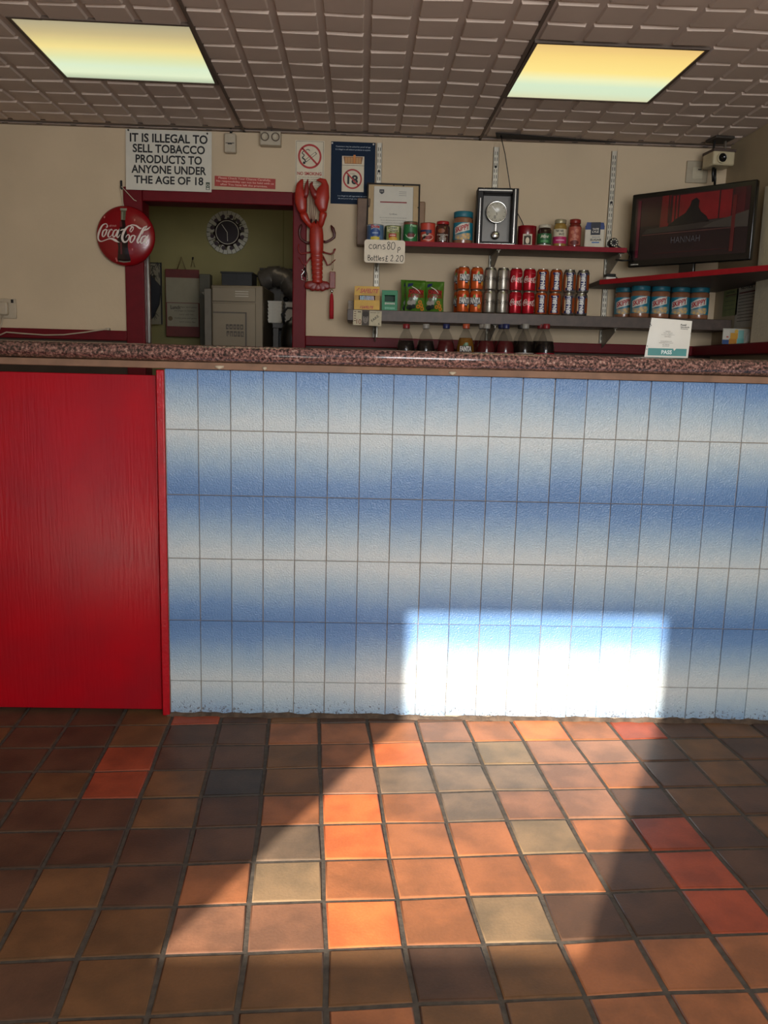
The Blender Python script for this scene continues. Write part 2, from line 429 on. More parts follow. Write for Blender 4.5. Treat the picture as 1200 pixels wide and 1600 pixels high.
r3 = nt.nodes.new('ShaderNodeValToRGB'); r3.color_ramp.elements[0].position = .3; r3.color_ramp.elements[1].position = .7
r3.color_ramp.elements[0].color = (.84, .86, .88, 1); r3.color_ramp.elements[1].color = (1.08, 1.07, 1.06, 1); nt.links.new(n3.outputs['Fac'], r3.inputs['Fac'])
mm = nt.nodes.new('ShaderNodeMix'); mm.data_type = 'RGBA'; mm.blend_type = 'MULTIPLY'; mm.inputs[0].default_value = 1
nt.links.new(gr.outputs['Color'], mm.inputs[6]); nt.links.new(r3.outputs['Color'], mm.inputs[7])
# scuffed glaze near the floor
n5 = nt.nodes.new('ShaderNodeTexNoise'); n5.inputs['Scale'].default_value = 130; n5.inputs['Detail'].default_value = 5; n5.inputs['Roughness'].default_value = .7; nt.links.new(tc.outputs['Object'], n5.inputs['Vector'])
lowz = math_('SUBTRACT', 1.0, math_('DIVIDE', sx.outputs['Z'], .075), True)
chip = math_('GREATER_THAN', math_('ADD', math_('MULTIPLY', lowz, .17), n5.outputs['Fac']), .70)
m5 = nt.nodes.new('ShaderNodeMix'); m5.data_type = 'RGBA'; nt.links.new(chip, m5.inputs[0]); nt.links.new(mm.outputs[2], m5.inputs[6]); m5.inputs[7].default_value = (.10, .10, .105, 1)
nt.links.new(m5.outputs[2], b.inputs['Base Color'])
b.inputs['Roughness'].default_value = .30
bp = nt.nodes.new('ShaderNodeBump'); bp.inputs['Strength'].default_value = .8; bp.inputs['Distance'].default_value = .003
n4 = nt.nodes.new('ShaderNodeTexNoise'); n4.inputs['Scale'].default_value = 210; n4.inputs['Detail'].default_value = 2; nt.links.new(tc.outputs['Object'], n4.inputs['Vector'])
nt.links.new(n4.outputs['Fac'], bp.inputs['Height']); nt.links.new(bp.outputs['Normal'], b.inputs['Normal'])
CGROUT = mat('#8a7b6b', .9, var=.3, nscale=15)

ct = thing('tiled_counter', 'long shop counter faced with glossy blue and white shaded tiles', 'counter', (0, 0, 0))
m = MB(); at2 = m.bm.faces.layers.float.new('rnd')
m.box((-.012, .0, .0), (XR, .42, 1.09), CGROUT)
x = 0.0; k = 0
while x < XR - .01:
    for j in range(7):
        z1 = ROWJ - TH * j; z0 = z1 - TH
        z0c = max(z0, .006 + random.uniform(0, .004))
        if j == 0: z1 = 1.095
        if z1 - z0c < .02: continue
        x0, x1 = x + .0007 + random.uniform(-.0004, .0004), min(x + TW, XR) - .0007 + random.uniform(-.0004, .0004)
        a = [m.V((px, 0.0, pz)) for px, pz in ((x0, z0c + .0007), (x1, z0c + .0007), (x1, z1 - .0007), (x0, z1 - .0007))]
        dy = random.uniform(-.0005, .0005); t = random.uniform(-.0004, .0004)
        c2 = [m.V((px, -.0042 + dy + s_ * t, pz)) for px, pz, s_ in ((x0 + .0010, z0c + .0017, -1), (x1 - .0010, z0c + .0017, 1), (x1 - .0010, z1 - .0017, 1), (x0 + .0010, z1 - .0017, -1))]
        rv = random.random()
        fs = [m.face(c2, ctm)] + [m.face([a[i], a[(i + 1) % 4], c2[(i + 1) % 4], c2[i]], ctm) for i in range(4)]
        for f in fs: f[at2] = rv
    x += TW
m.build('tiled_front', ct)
DIRT = mat('#4a3c30', .95, var=.4, nscale=40, bump=1, bscale=150)
m = MB(); n = 90
pr_ = []
for i in range(n + 1):
    xx = -.01 + (XR + .01) * i / n; hgt = .009 + random.uniform(-.003, .006); dep = .012 + random.uniform(-.004, .006)
    pr_.append([m.V((xx, -.004, hgt)), m.V((xx, -.004 - dep * .6, hgt * .6)), m.V((xx, -.004 - dep, -.002))])
for i in range(n):
    for k in range(2): m.face([pr_[i][k], pr_[i + 1][k], pr_[i + 1][k + 1], pr_[i][k + 1]], DIRT, True)
m.build('mortar_kerb', ct, label='rough dirty mortar along the foot of the tiles')
m = MB(); m.box((-.024, -.012, .0), (-.001, .42, 1.09), mat('#a60f1c', .3, var=.12, nscale=40, bump=.8, bscale=130), .003); m.build('edge_post', ct, label='bright red painted corner post')

LAM = bpy.data.materials.new('speckled_laminate'); LAM.use_nodes = True
nt = LAM.node_tree; b = nt.nodes['Principled BSDF']; tc = nt.nodes.new('ShaderNodeTexCoord')
v1 = nt.nodes.new('ShaderNodeTexNoise'); v1.inputs['Scale'].default_value = 115; v1.inputs['Detail'].default_value = 5; v1.inputs['Roughness'].default_value = .7
v2 = nt.nodes.new('ShaderNodeTexNoise'); v2.inputs['Scale'].default_value = 6; v2.inputs['Detail'].default_value = 2
for v in (v1, v2): nt.links.new(tc.outputs['Object'], v.inputs['Vector'])
rr = nt.nodes.new('ShaderNodeValToRGB'); rr.color_ramp.interpolation = 'LINEAR'; e = rr.color_ramp.elements
e[0].position = .40; e[0].color = (.028, .020, .018, 1); e[1].position = .66; e[1].color = (.50, .38, .30, 1)
for p_, c_ in ((.47, (.10, .060, .053, 1)), (.53, (.24, .115, .095, 1)), (.59, (.34, .17, .14, 1))):
    k = e.new(p_); k.color = c_
nt.links.new(v1.outputs['Fac'], rr.inputs['Fac']); nt.links.new(rr.outputs['Color'], b.inputs['Base Color'])
b.inputs['Roughness'].default_value = .16; b.inputs['Coat Weight'].default_value = .3; b.inputs['Coat Roughness'].default_value = .1
wt = thing('worktop', 'pink speckled laminate worktop with rounded edge along the counter', 'worktop', (0, 0, 1.116))
m = MB(); X0, X1 = -.86, XR
prof = [(.50, 0), (-.015, 0), (-.028, .003), (-.039, .010), (-.045, .020), (-.046, .030), (-.041, .040), (-.030, .047), (-.015, .0495), (.50, .0495)]
ra = [m.V((X0, y, z)) for y, z in prof]; rb = [m.V((X1, y, z)) for y, z in prof]
for i in range(len(prof) - 1): m.face([ra[i], rb[i], rb[i + 1], ra[i + 1]], LAM, True)
m.face(ra, LAM); m.face(rb[::-1], LAM); m.face([ra[0], ra[-1], rb[-1], rb[0]], LAM)
m.build('laminate_top', wt)
m = MB(); m.box((X0, -.018, -.0215), (XR, .46, -.0005), mat('#7d5d47', .7, var=.2, nscale=18), .002); m.build('wooden_batten', wt, label='bare brown timber strip under the laminate')

for bx, bw in ((.166, .013), (.30, .006), (.86, .010)):
    m = MB(); m.tube([(bx - bw, -.0195, -.012), (bx, -.022, -.015), (bx + bw, -.0195, -.012)], [.003, .006, .003], mat('#b9aa92', .8), 10); m.build('putty_blob', wt, label='dried pale putty under the worktop edge')
hb = thing('counter_hatch', 'glossy red painted hatch panel beside the tiled counter', 'hatch', (-.432, .012, 0))
redm = bpy.data.materials.new('brushed_red_gloss'); redm.use_nodes = True
nt = redm.node_tree; b = nt.nodes['Principled BSDF']; tc = nt.nodes.new('ShaderNodeTexCoord')
mp = nt.nodes.new('ShaderNodeMapping'); mp.inputs['Scale'].default_value = (120, 120, 9); nt.links.new(tc.outputs['Object'], mp.inputs['Vector'])
n1 = nt.nodes.new('ShaderNodeTexNoise'); n1.inputs['Scale'].default_value = 1; n1.inputs['Detail'].default_value = 3; nt.links.new(mp.outputs[0], n1.inputs['Vector'])
n2 = nt.nodes.new('ShaderNodeTexNoise'); n2.inputs['Scale'].default_value = 5; n2.inputs['Detail'].default_value = 3; nt.links.new(tc.outputs['Object'], n2.inputs['Vector'])
rr = nt.nodes.new('ShaderNodeValToRGB'); rr.color_ramp.elements[0].position = .35; rr.color_ramp.elements[1].position = .7
rr.color_ramp.elements[0].color = (.37, .0025, .008, 1); rr.color_ramp.elements[1].color = (.28, .006, .012, 1)
nt.links.new(n2.outputs['Fac'], rr.inputs['Fac']); nt.links.new(rr.outputs['Color'], b.inputs['Base Color'])
b.inputs['Roughness'].default_value = .25; b.inputs['Specular IOR Level'].default_value = .34
bp = nt.nodes.new('ShaderNodeBump'); bp.inputs['Strength'].default_value = .5; bp.inputs['Distance'].default_value = .0018
nt.links.new(n1.outputs['Fac'], bp.inputs['Height']); nt.links.new(bp.outputs['Normal'], b.inputs['Normal'])
m = MB(); m.box((-.40, 0, .011), (.402, .024, 1.073), redm, .002); m.build('panel', hb)
m = MB(); m.box((-.40, .024, .05), (-.34, .06, 1.06), REDP); m.build('batten', hb)
m = MB(); m.box((.34, .024, .05), (.40, .06, 1.06), REDP); m.build('batten', hb)

# counter along the back wall, under the shelves
bc = thing('back_counter', 'low counter along the back wall carrying the big drink bottles', 'counter', (1.3, 1.31, 0))
m = MB(); m.box((-.93, -.25, .02), (1.0, .29, .945), mat('#5b5048', .6)); m.build('cabinet', bc)
m = MB(); m.box((-.95, -.29, .945), (1.005, .29, .985), mat('#7a6a60', .4), .004); m.build('counter_top', bc)

# ceiling lights
def light_mat(name, stops, strength):
    m = bpy.data.materials.new(name); m.use_nodes = True; nt = m.node_tree; b = nt.nodes['Principled BSDF']
    tc = nt.nodes.new('ShaderNodeTexCoord'); s_ = nt.nodes.new('ShaderNodeSeparateXYZ'); nt.links.new(tc.outputs['Object'], s_.inputs[0])
    mr = nt.nodes.new('ShaderNodeMapRange'); mr.inputs[1].default_value = -.28; mr.inputs[2].default_value = .28; nt.links.new(s_.outputs['Y'], mr.inputs[0])
    r = nt.nodes.new('ShaderNodeValToRGB'); e = r.color_ramp.elements
    e[0].position, e[0].color = stops[0][0], stops[0][1] + (1,); e[1].position, e[1].color = stops[-1][0], stops[-1][1] + (1,)
    for p_, c_ in stops[1:-1]:
        k = e.new(p_); k.color = c_ + (1,)
    nt.links.new(mr.outputs[0], r.inputs['Fac']); nt.links.new(r.outputs['Color'], b.inputs['Emission Color'])
    b.inputs['Emission Strength'].default_value = strength; b.inputs['Base Color'].default_value = (.3, .3, .28, 1); b.inputs['Roughness'].default_value = .4
    return m
LM = [light_mat('tube_light_diffuser', [(0, (.36, .32, .20)), (.18, (.52, .42, .20)), (.42, (.86, .70, .26)), (.60, (.70, .74, .40)), (.74, (.66, .80, .56)), (.88, (.72, .82, .56)), (1, (.42, .50, .34))], 1.0),
      light_mat('warm_light_diffuser', [(0, (.80, .52, .17)), (.2, (.96, .68, .20)), (.45, (1.0, .79, .25)), (.6, (.86, .88, .50)), (.72, (.66, .82, .58)), (.86, (.66, .80, .56)), (1, (.68, .70, .44))], .95)]
for k, (lx, ly) in enumerate(LIGHTS):
    t = thing('ceiling_light', ['square tube light panel in the ceiling above the doorway', 'square tube light panel glowing yellow, in the ceiling above the shelves'][k], 'light', (lx, ly, CEIL), (.02, .01)[k], 'square ceiling lights')
    m = MB(); h = .281
    for a, c2 in (((-h - .012, -h - .012), (h + .012, -h)), ((-h - .012, h), (h + .012, h + .012)), ((-h - .012, -h), (-h, h)), ((h, -h), (h + .012, h))):
        m.box(a + (-.010,), c2 + (-.0005,), mat('#5a4c42', .6))
    m.build('frame', t)
    m = MB(); m.box((-h, -h, -.007), (h, h, -.0005), LM[k]); m.build('diffuser', t)

# ================================================================== THINGS ON THE BACK WALL
PAPER = mat('#cfcabd', .7, var=.03); REDINK = mat('#a2231f', .6); NAVY = mat('#102238', .65, spec=.2); CREAM = mat('#d2c6ad', .6)

def flat_sheet(name, label, cat, w, h, loc, m_, th=.0012, rotz=0, tilt=0):
    t = thing(name, label, cat, loc, rotz); t.rotation_euler.y = tilt
    k = MB(); k.box((-w / 2, 0, -h / 2), (w / 2, th, h / 2), m_); k.build('sheet', t)
    return t
YP = YW - .0014

# tobacco notice
W_, H_ = .396, .272
t = flat_sheet('notice', 'large white paper notice in black capitals forbidding tobacco sales under 18', 'notice', W_, H_, (-.325, YW - .0240, 2.034), PAPER); t.rotation_euler.x = -.078
m = MB(); m.flatface = True
S_, Z_ = .00087, .00079
for tx, x0, x1, y0, y1 in (('IT IS ILLEGAL TO', 50, 462, 60, 118), ('SELL TOBACCO', 65, 448, 121, 177), ('PRODUCTS TO', 80, 432, 181, 237), ('ANYONE UNDER', 58, 455, 240, 295), ('THE AGE OF 18', 72, 440, 300, 354)):
    m.text(tx, (x0 - 256) * S_, (213 - y1 + 5) * Z_, (x1 - 256) * S_, (213 - y0 - 2) * Z_, INK, 0, .026)
m.build('lettering', t)
m = MB(); m.flatface = True; m.rect(.172, -.126, .190, -.092, mat('#3d4a3a', .6)); m.ring(.181, -.106, .004, .0065, PAPER, 1); m.rect(.175, -.124, .187, -.117, PAPER, 1); m.build('stamp', t)
for px, pz in ((-.185, .13), (.178, .126)): m = MB(); m.tube([(px, -.0005, pz), (px, -.006, pz)], .004, BLACK, 10); m.build('pin', t)

# red change sticker
t = flat_sheet('sticker', 'narrow red sticker with pale writing above the doorway', 'sticker', .285, .046, (.025, YP, 1.953), mat('#a3342a', .55, var=.15, nscale=30), tilt=.02)
m = MB(); m.flatface = True; PK = mat('#d9a596', .6)
m.text('Please Check Your Change Carefully,', -.125, .008, .12, .020, PK, 0, .02); m.text('No responsibility can not be held with us', -.135, -.006, .135, .005, PK, 0, .02); m.text('after You have left the premises.', -.115, -.020, .105, -.0085, PK, 0, .02)
m.build('lettering', t)

# no smoking sign
def prohibition(m, x, z, r, l):
    R_ = mat('#a81f1c', .5); m.disc(x, z, r, CREAM, l); m.ring(x, z, r * .84, r, R_, l + 3)
    k = r * .92 * .707; m.line(x - k, z + k, x + k, z - k, r * .15, R_, l + 3)
nw, nh = .136, .205
c_ns = at(484, 256, YW)
t = flat_sheet('no_smoking_sign', 'small cream sign with a crossed-out cigarette and red lettering', 'sign', nw, nh, (c_ns.x, YP - .002, c_ns.z), CREAM, .003)
m = MB(); m.flatface = True; OL = mat('#54403a', .6)
for a in ((-.064, -.099, -.0625, .099), (.0625, -.099, .064, .099), (-.064, .0975, .064, .099), (-.064, -.099, .064, -.0975)): m.rect(*a, OL)
m.text('NO SMOKING', -.058, -.052, .056, -.037, REDINK, 0, .03)
for i, hw in enumerate((.050, .054, .046, .036)): m.text(('it is against the law to smoke', 'in these premises and you could', 'be prosecuted if you do so', 'thank you for your help')[i], -hw, -.064 - .0095 * i, hw, -.058 - .0095 * i, INK, 0)
m.build('lettering', t)
m = MB(); m.flatface = True
prohibition(m, 0, .032, .055, 0)
m.stroke([(-.022, .009, .012), (.03, .049, .012)], INK, 1, 2); m.stroke([(-.018, .012, .008), (.027, .047, .008)], CREAM, 2, 2)
m.disc(-.026, .003, .006, INK, 1); m.stroke([(-.026, .057, .004), (-.036, .046, .004), (-.026, .037, .004), (-.034, .025, .005), (-.022, .017, .005)], INK, 1); m.stroke([(-.018, .059, .003), (-.008, .063, .003), (.0, .057, .003)], INK, 1)
m.build('pictogram', t)

# blue poster
bw, bh = .208, .278
t = flat_sheet('poster', 'dark blue poster with a cigarette packet and a crossed-out 18', 'poster', bw, bh, (.531, YP, 2.010), NAVY)
m = MB(); m.flatface = True; LB = mat('#aab4bd', .6)
m.text('Customers may be asked for proof of age', -.082, .113, .080, .121, LB, 0, .01); m.text('It is illegal to sell tobacco products to anyone', -.083, .100, .080, .108, LB, 0, .01); m.build('lettering', t)
m = MB(); m.flatface = True
m.text('It is illegal to sell cigarettes to under', -.070, -.107, .072, -.100, LB, 0, .01); m.text('18s and proof of age may be required', -.068, -.119, .066, -.112, LB, 0, .01)
m.build('lettering', t)
m = MB(); m.flatface = True
m.rect(-.052, -.083, .052, .076, CREAM)
m.poly([(-.046, .074), (.046, .074), (.040, .042), (-.040, .042)], mat('#8a5f3c', .6), 1)
for i in range(6):
    xx = -.038 + i * .0128; m.rect(xx, .044, xx + .011, .070 + (.012 if i == 3 else 0), mat('#b98a56', .6) if i != 3 else mat('#c9803e', .6), 2)
m.rect(-.052, .034, .052, .0355, INK, 2)
prohibition(m, -.002, -.026, .045, 2)
m.text('under', -.014, -.005, .010, 0, INK, 3); m.text('18', -.026, -.050, .024, -.008, INK, 4, .03)
m.build('packet_picture', t)
for px in (-.099, .094): m = MB(); m.tube([(px, -.0005, .131), (px, -.004, .131)], .004, WHITE, 8); m.build('pin', t)

# twin-slot uprights
def upright(px, ztop, zbot, lab, label):
    x = px
    t = thing('shelf_upright', label, 'shelf upright', (x, YW, zbot), 0, 'slotted shelf uprights')
    m = MB(); wd, dp = .013, .013; SL = mat('#bdb6a6', .45, .3)
    zt = ztop - zbot
    m.box((-wd, -dp, 0), (wd, -dp + .002, zt), SL); m.box((-wd, -dp, 0), (-wd + .002, 0, zt), SL); m.box((wd - .002, -dp, 0), (wd, 0, zt), SL)
    m.build('channel', t)
    m = MB(); m.flatface = True; z = zt - .02; DK = mat('#1d1814', .9)
    m.map = lambda x, z, l: (x, -dp - .0006, z); m.step = 1
    while z > .03:
        m.rect(-.0065, z - .016, -.0035, z, DK, 0); m.rect(.0035, z - .016, .0065, z, DK, 0); z -= .0262
    m.build('slots', t)
    m = MB(); m.lathe([(.006, 0), (.006, .003), (.003, .004)], BLACK, (0, 0, 0), 12); o = m.build('screw', t); o.rotation_euler = (PI / 2, 0, 0); o.location = (0, -dp, zt * lab)
    return t
UPR = (.653, 1.203, 1.763)
upright(UPR[0], 2.146, 1.256, .86, 'white slotted shelf upright beside the blue poster')
upright(UPR[1], 2.146, 1.256, .90, 'white slotted shelf upright behind the pendulum clock')
upright(UPR[2], 2.146, 1.256, .74, 'white slotted shelf upright between the sugar and the television')
ZU, ZL = 1.6745, 1.3700
def bracket(x, z, k, label):
    t = thing('shelf_bracket', label, 'bracket', (x, YW - .0145, z), 0, 'shelf brackets')
    m = MB(); BR = mat('#8f877a', .5, .4)
    a = [m.V((sx, y, zz)) for sx in (-.0025, .0025) for y, zz in ((0, 0), (-.21, 0), (-.21, -.014), (-.0, -.088))]
    m.face(a[:4], BR); m.face(a[4:][::-1], BR)
    for i in range(4): m.face([a[i], a[4 + i], a[4 + (i + 1) % 4], a[(i + 1) % 4]], BR)
    m.box((-.009, -.21, -.0025), (.009, 0, 0), BR)
    m.build('arm', t); return t
for x, n in zip(UPR, ('beside the price card', 'below the pendulum clock', 'beside the black camera')): bracket(x, ZU - .021, 0, 'grey shelf bracket holding the red shelf, ' + n)
for x, n in zip(UPR, ('below the banknote', 'above the middle of the drink bottles', 'left of the pass certificate')): bracket(x, ZL - .051, 0, 'grey shelf bracket holding the grey shelf, ' + n)

SHELFRED = mat('#7e1020', .55, var=.1, spec=.2); UNDER = mat('#4a3d33', .7); GREYSH = mat('#4a3b32', .5, var=.22, nscale=35)
t = thing('wall_shelf', 'long red edged upper shelf carrying tins and the pendulum clock', 'shelf', (1.18, YW - .016, ZU - .02))
m = MB(); m.slab([(-.585, -.234), (.60, -.234), (.60, 0), (-.585, 0)], 0, .02, mat('#5a4a40', .6)); m.build('board', t)
m = MB(); m.box((-.587, -.238, -.001), (.602, -.234, .0205), SHELFRED, .001); m.build('edging', t)
t = thing('wall_shelf', 'thick grey lower shelf carrying crisps, drink cans and peanut butter', 'shelf', (1.415, YW - .016, ZL - .05))
m = MB(); m.box((-.895, -.234, 0), (.88, 0, .05), GREYSH, .002); m.build('board', t)

# corner shelf and television
ZT = 1.533
t = thing('corner_shelf', 'red edged corner shelf under the television', 'shelf', (2.0, 1.3, ZT - .02))
pl = [(-.325, .09), (.308, -.89), (.308, .304), (-.325, .304)]
m = MB(); m.slab(pl, 0, .02, mat('#574840', .6)); m.build('board', t)
d = Vector((.633, -.98)).normalized(); nn = Vector((-d.y, d.x)) * -.004
m = MB(); m.slab([(-.325, .09), (-.325 + nn.x, .09 + nn.y), (.308, -.89 + nn.y * 1.7), (.308, -.89)], -.001, .0205, mat('#8c141c', .5, var=.1, spec=.25)); m.build('edging', t)
TA = Vector((1.806, 1.42)); TB = Vector((2.200, 1.03)); ang = math.atan2(TB.y - TA.y, TB.x - TA.x); TWD = (TB - TA).length
t = thing('television', 'black flat television angled on the corner shelf showing a red scene', 'television', (*((TA + TB) / 2), ZT), ang)
GB = mat('#0b0a0a', .25, spec=.6); hw = TWD / 2; z0, z1 = .062, .382
m = MB(); m.box((-hw, 0, z0), (hw, .028, z1), GB, .005); m.box((-hw + .07, .028, z0 + .04), (hw - .07, .055, z1 - .06), GB, .008); m.build('case', t)
m = MB(); m.box((-.035, .008, .008), (.035, .026, .08), GB, .004); m.build('neck', t)
m = MB(); m.slab([(-.14, -.05), (.14, -.05), (.15, .10), (-.15, .10)], .0, .010, GB); m.build('base', t)
def screen(col, s=.8): return mat(col, .15, emit=s * .26, var=.3, nscale=9, dark=.12)
m = MB(); m.flatface = True; sw, s0, s1 = hw - .022, z0 + .030, z1 - .022
m.rect(-sw, s0, sw, s1, screen('#2a0b10', .7))
m.rect(-sw, s0 + .145, sw, s1, screen('#3c0a10', .8), 1)
m.poly([(-sw + .12, s0 + .135), (-sw + .16, s0 + .135), (-sw + .165, s1), (-sw + .125, s1)], screen('#8a1016', .75), 2)
m.rect(-.08, s0 + .150, .18, s1 - .005, screen('#9c1118', .75), 2); m.rect(.19, s0 + .14, sw - .02, s1, screen('#5b0d14', .75), 2)
for xx in (-.10, -.07, -.055, .125): m.rect(xx, s0 + .15, xx + .006, s1, screen('#3a080d', .7), 3)
m.poly([(-.10, s0 + .135), (-.06, s0 + .165), (-.02, s0 + .185), (.0, s0 + .215), (.005, s0 + .235), (.025, s0 + .245), (.04, s0 + .232), (.038, s0 + .205), (.05, s0 + .185), (.075, s0 + .165), (.09, s0 + .14)], screen('#120a0a', .5), 4)
m.poly([(-sw + .04, s0 + .110), (sw, s0 + .118), (sw, s0 + .155), (-sw + .06, s0 + .132)], screen('#3c322c', .8), 4)
m.poly([(.06, s0 + .118), (sw, s0 + .105), (sw, s0 + .172), (.10, s0 + .135)], screen('#5b5146', .7), 5)
m.rect(-sw + .012, s0 + .01, -sw + .026, s1 - .01, screen('#7d1030', .7), 5); m.rect(sw - .07, s0 + .01, sw - .055, s1 - .03, screen('#7d1c1a', .7), 6)
m.rect(-sw + .04, s0 + .105, sw - .05, s0 + .108, screen('#7a4a42', .8), 5); m.rect(-sw + .1, s0 + .022, sw - .08, s0 + .0235, screen('#6d1820', .7), 5)
m.build('screen', t)
m = MB(); m.flatface = True; m.text('HANNAH', -.075, s0 + .062, .055, s0 + .088, screen('#6d686a', .9), 7, -.005); m.build('caption', t)
m = MB(); m.flatface = True; m.text('SAMSUNG', -hw + .016, z0 + .009, -hw + .052, z0 + .014, WHITE, 0, .02); m.build('badge', t)

# corner security camera, socket, black infra-red camera, adaptor
t = thing('security_camera', 'cream box security camera hanging from the ceiling in the corner', 'camera', (2.205, 1.47, CEIL - .003), .10)
m = MB(); BE = mat('#b9ab8a', .5)
m.box((-.045, -.05, -.012), (.045, .05, 0), mat('#3a332c', .6), .002); m.build('mount', t)
m = MB(); m.box((-.030, -.006, -.06), (-.024, .006, -.010), BLACK); m.build('arm', t)
m = MB(); m.box((.024, -.006, -.06), (.030, .006, -.010), STEEL); m.build('arm', t)
m = MB(); m.box((-.052, -.055, -.128), (.052, .05, -.064), BE, .008); m.box((-.054, -.058, -.070), (.054, .05, -.058), mat('#4a3b33', .6), .002); m.build('housing', t)
m = MB(); m.lathe([(.024, 0), (.024, .010), (.019, .010), (.018, .004), (0.001, .004)], [BE, BE, BLACK, mat('#101010', .1)], (0, 0, 0), 24, cap1=False); o = m.build('lens', t); o.rotation_euler = (PI / 2, 0, 0); o.location = (-.012, -.054, -.098)
m = MB(); m.tube([(-.02, .0, -.128), (-.022, -.004, -.15), (-.015, .0, -.19)], .007, BLACK, 8); m.tube([(.0, .02, -.128), (.004, .02, -.20)], .006, BLACK, 8); m.build('cable', t)
t = thing('wall_switch', 'pale fused switch plate on the wall near the corner camera', 'switch', (2.165, YW, 2.066))
m = MB(); m.box((-.052, -.012, -.05), (.052, 0, .05), mat('#a99c85', .5), .004); m.build('plate', t)
m = MB(); m.box((-.026, -.020, -.035), (.028, -.012, .022), mat('#b5a990', .5), .004); m.box((.0, -.0215, .006), (.016, -.0195, .011), BLACK); m.build('rocker', t)
p = at(957, 380, 1.405)
t = thing('infrared_camera', 'small round black camera with ring of lights at the red shelf end', 'camera', (p.x, 1.405, ZU))
m = MB(); m.lathe([(.020, 0), (.021, .004), (.021, .03), (.016, .034)], BLACK, (0, 0, 0), 24); o = m.build('body', t); o.rotation_euler = (PI / 2, 0, 0); o.location = (0, .01, .024)
m = MB(); m.flatface = True; m.map = lambda x, z, l: (x, -.0246 - .0004 * l, .024 + z)
for k in range(9): m.disc(.0145 * math.cos(k * 2 * PI / 9), .0145 * math.sin(k * 2 * PI / 9), .0028, mat('#d8d0b8', .3), 1, seg=8)
m.disc(0, 0, .006, mat('#1a1a20', .05), 1, seg=14); m.build('light_ring', t)
m = MB(); m.box((-.012, -.005, .0), (.012, .02, .005), BLACK, .001); m.build('foot', t)
m = MB(); m.tube([(.015, .012, .022), (.05, .02, .004), (.075, .02, -.002), (.088, .0, -.03), (.08, -.01, -.05), (.05, -.01, -.052), (.03, .03, -.045)], .004, BLACK, 8); m.build('cable', t)
p = at(957, 442, 1.40)
t = thing('power_adaptor', 'small white adaptor with black plug on the corner shelf', 'adaptor', (p.x + .005, 1.47, ZT), .1)
m = MB(); m.box((-.024, -.02, 0), (.024, .02, .022), WHITE, .003); m.build('body', t)
m = MB(); m.box((-.022, -.018, .022), (.024, .018, .036), BLACK, .003); m.build('plug', t)
m = MB(); m.tube([(.024, 0, .028), (.05, -.01, .006), (.10, -.02, .004), (.16, .0, .004)], .003, BLACK, 8); m.build('cable', t)

# alarm sensor, twin emergency spots
p = at(361, 225, YW)
t = thing('alarm_sensor', 'small pale alarm sensor box high on the wall above the doorway', 'sensor', (p.x, YW, p.z)); BX = mat('#b0a48f', .5)
m = MB(); m.box((-.027, -.036, -.046), (.027, 0, .040), BX, .006); m.build('housing', t)
m = MB(); m.box((-.02, -.0372, -.006), (.02, -.0355, -.003), BLACK); m.box((-.010, -.0374, -.010), (.010, -.0355, -.0065), BLACK); m.build('vent', t)
m = MB(); m.tube([(0, -.012, .04), (.003, -.012, .052), (0, -.02, .07)], .006, BLACK, 8); m.build('bracket', t)
p = at(424, 219, YW)
t = thing('emergency_light', 'cream emergency light box with two round lamps below the ceiling', 'light', (p.x, YW, p.z))
m = MB(); m.box((-.048, -.05, -.034), (.048, 0, .028), BX, .005); m.build('housing', t)
for sx in (-.0245, .0245):
    m = MB(); m.lathe([(.0185, 0), (.0195, .006), (.016, .010), (.0145, .004), (.001, .002)], [BX, mat('#5d4f40', .6), mat('#6a5b4b', .4), mat('#b9ae98', .25)], (0, 0, 0), 24, cap1=False); o = m.build('lamp', t); o.rotation_euler = (PI / 2, 0, 0); o.location = (sx, -.048, .002)
m = MB(); m.tube([(0, -.015, .028), (.003, -.015, .044), (-.012, -.018, .05)], .005, BLACK, 8); m.build('cable', t)

# socket at the left with plug and loose cable
p = at(9, 482, YW)
t = thing('wall_socket', 'white wall socket with plug at the left edge', 'socket', (p.x, YW, p.z)); PW = mat('#b5a68f', .4)
m = MB(); m.box((-.10, -.010, -.047), (.052, 0, .046), PW, .003); m.build('plate', t)
m = MB(); m.box((-.035, -.034, -.032), (.020, -.010, .030), PW, .007); m.build('plug', t)
m = MB(); m.box((.030, -.013, .026), (.042, -.010, .042), BLACK, .001); m.build('switch', t)
m = MB(); m.tube([(-.006, -.025, -.03), (-.006, -.04, -.07), (-.02, -.06, -.12), (-.05, -.07, -.17), (-.06, -.07, -.20), (-.10, -.05, -.30)], .004, PW, 8); m.build('plug_cable', t)
a_, b_ = at(-5, 528, YW - .03), at(168, 514, YW - .03)
t = thing('loose_cable', 'white loose cable drooping across the left red rail', 'cable', (a_.x, YW - .03, a_.z))
m = MB(); L = b_.x - a_.x; O_ = Vector((a_.x, YW - .03, a_.z)); m.tube([at(px_, py_, YW - .03) - O_ for px_, py_ in ((-8, 527), (10, 519), (35, 521), (70, 523.5), (100, 523), (130, 519.5), (155, 516), (168, 514.2))], .0033, PW, 8); m.build('strand', t)
m = MB(); m.box((L - .004, -.004, b_.z - a_.z - .006), (L + .008, .030, b_.z - a_.z + .006), PW, .001); m.build('clip', t)

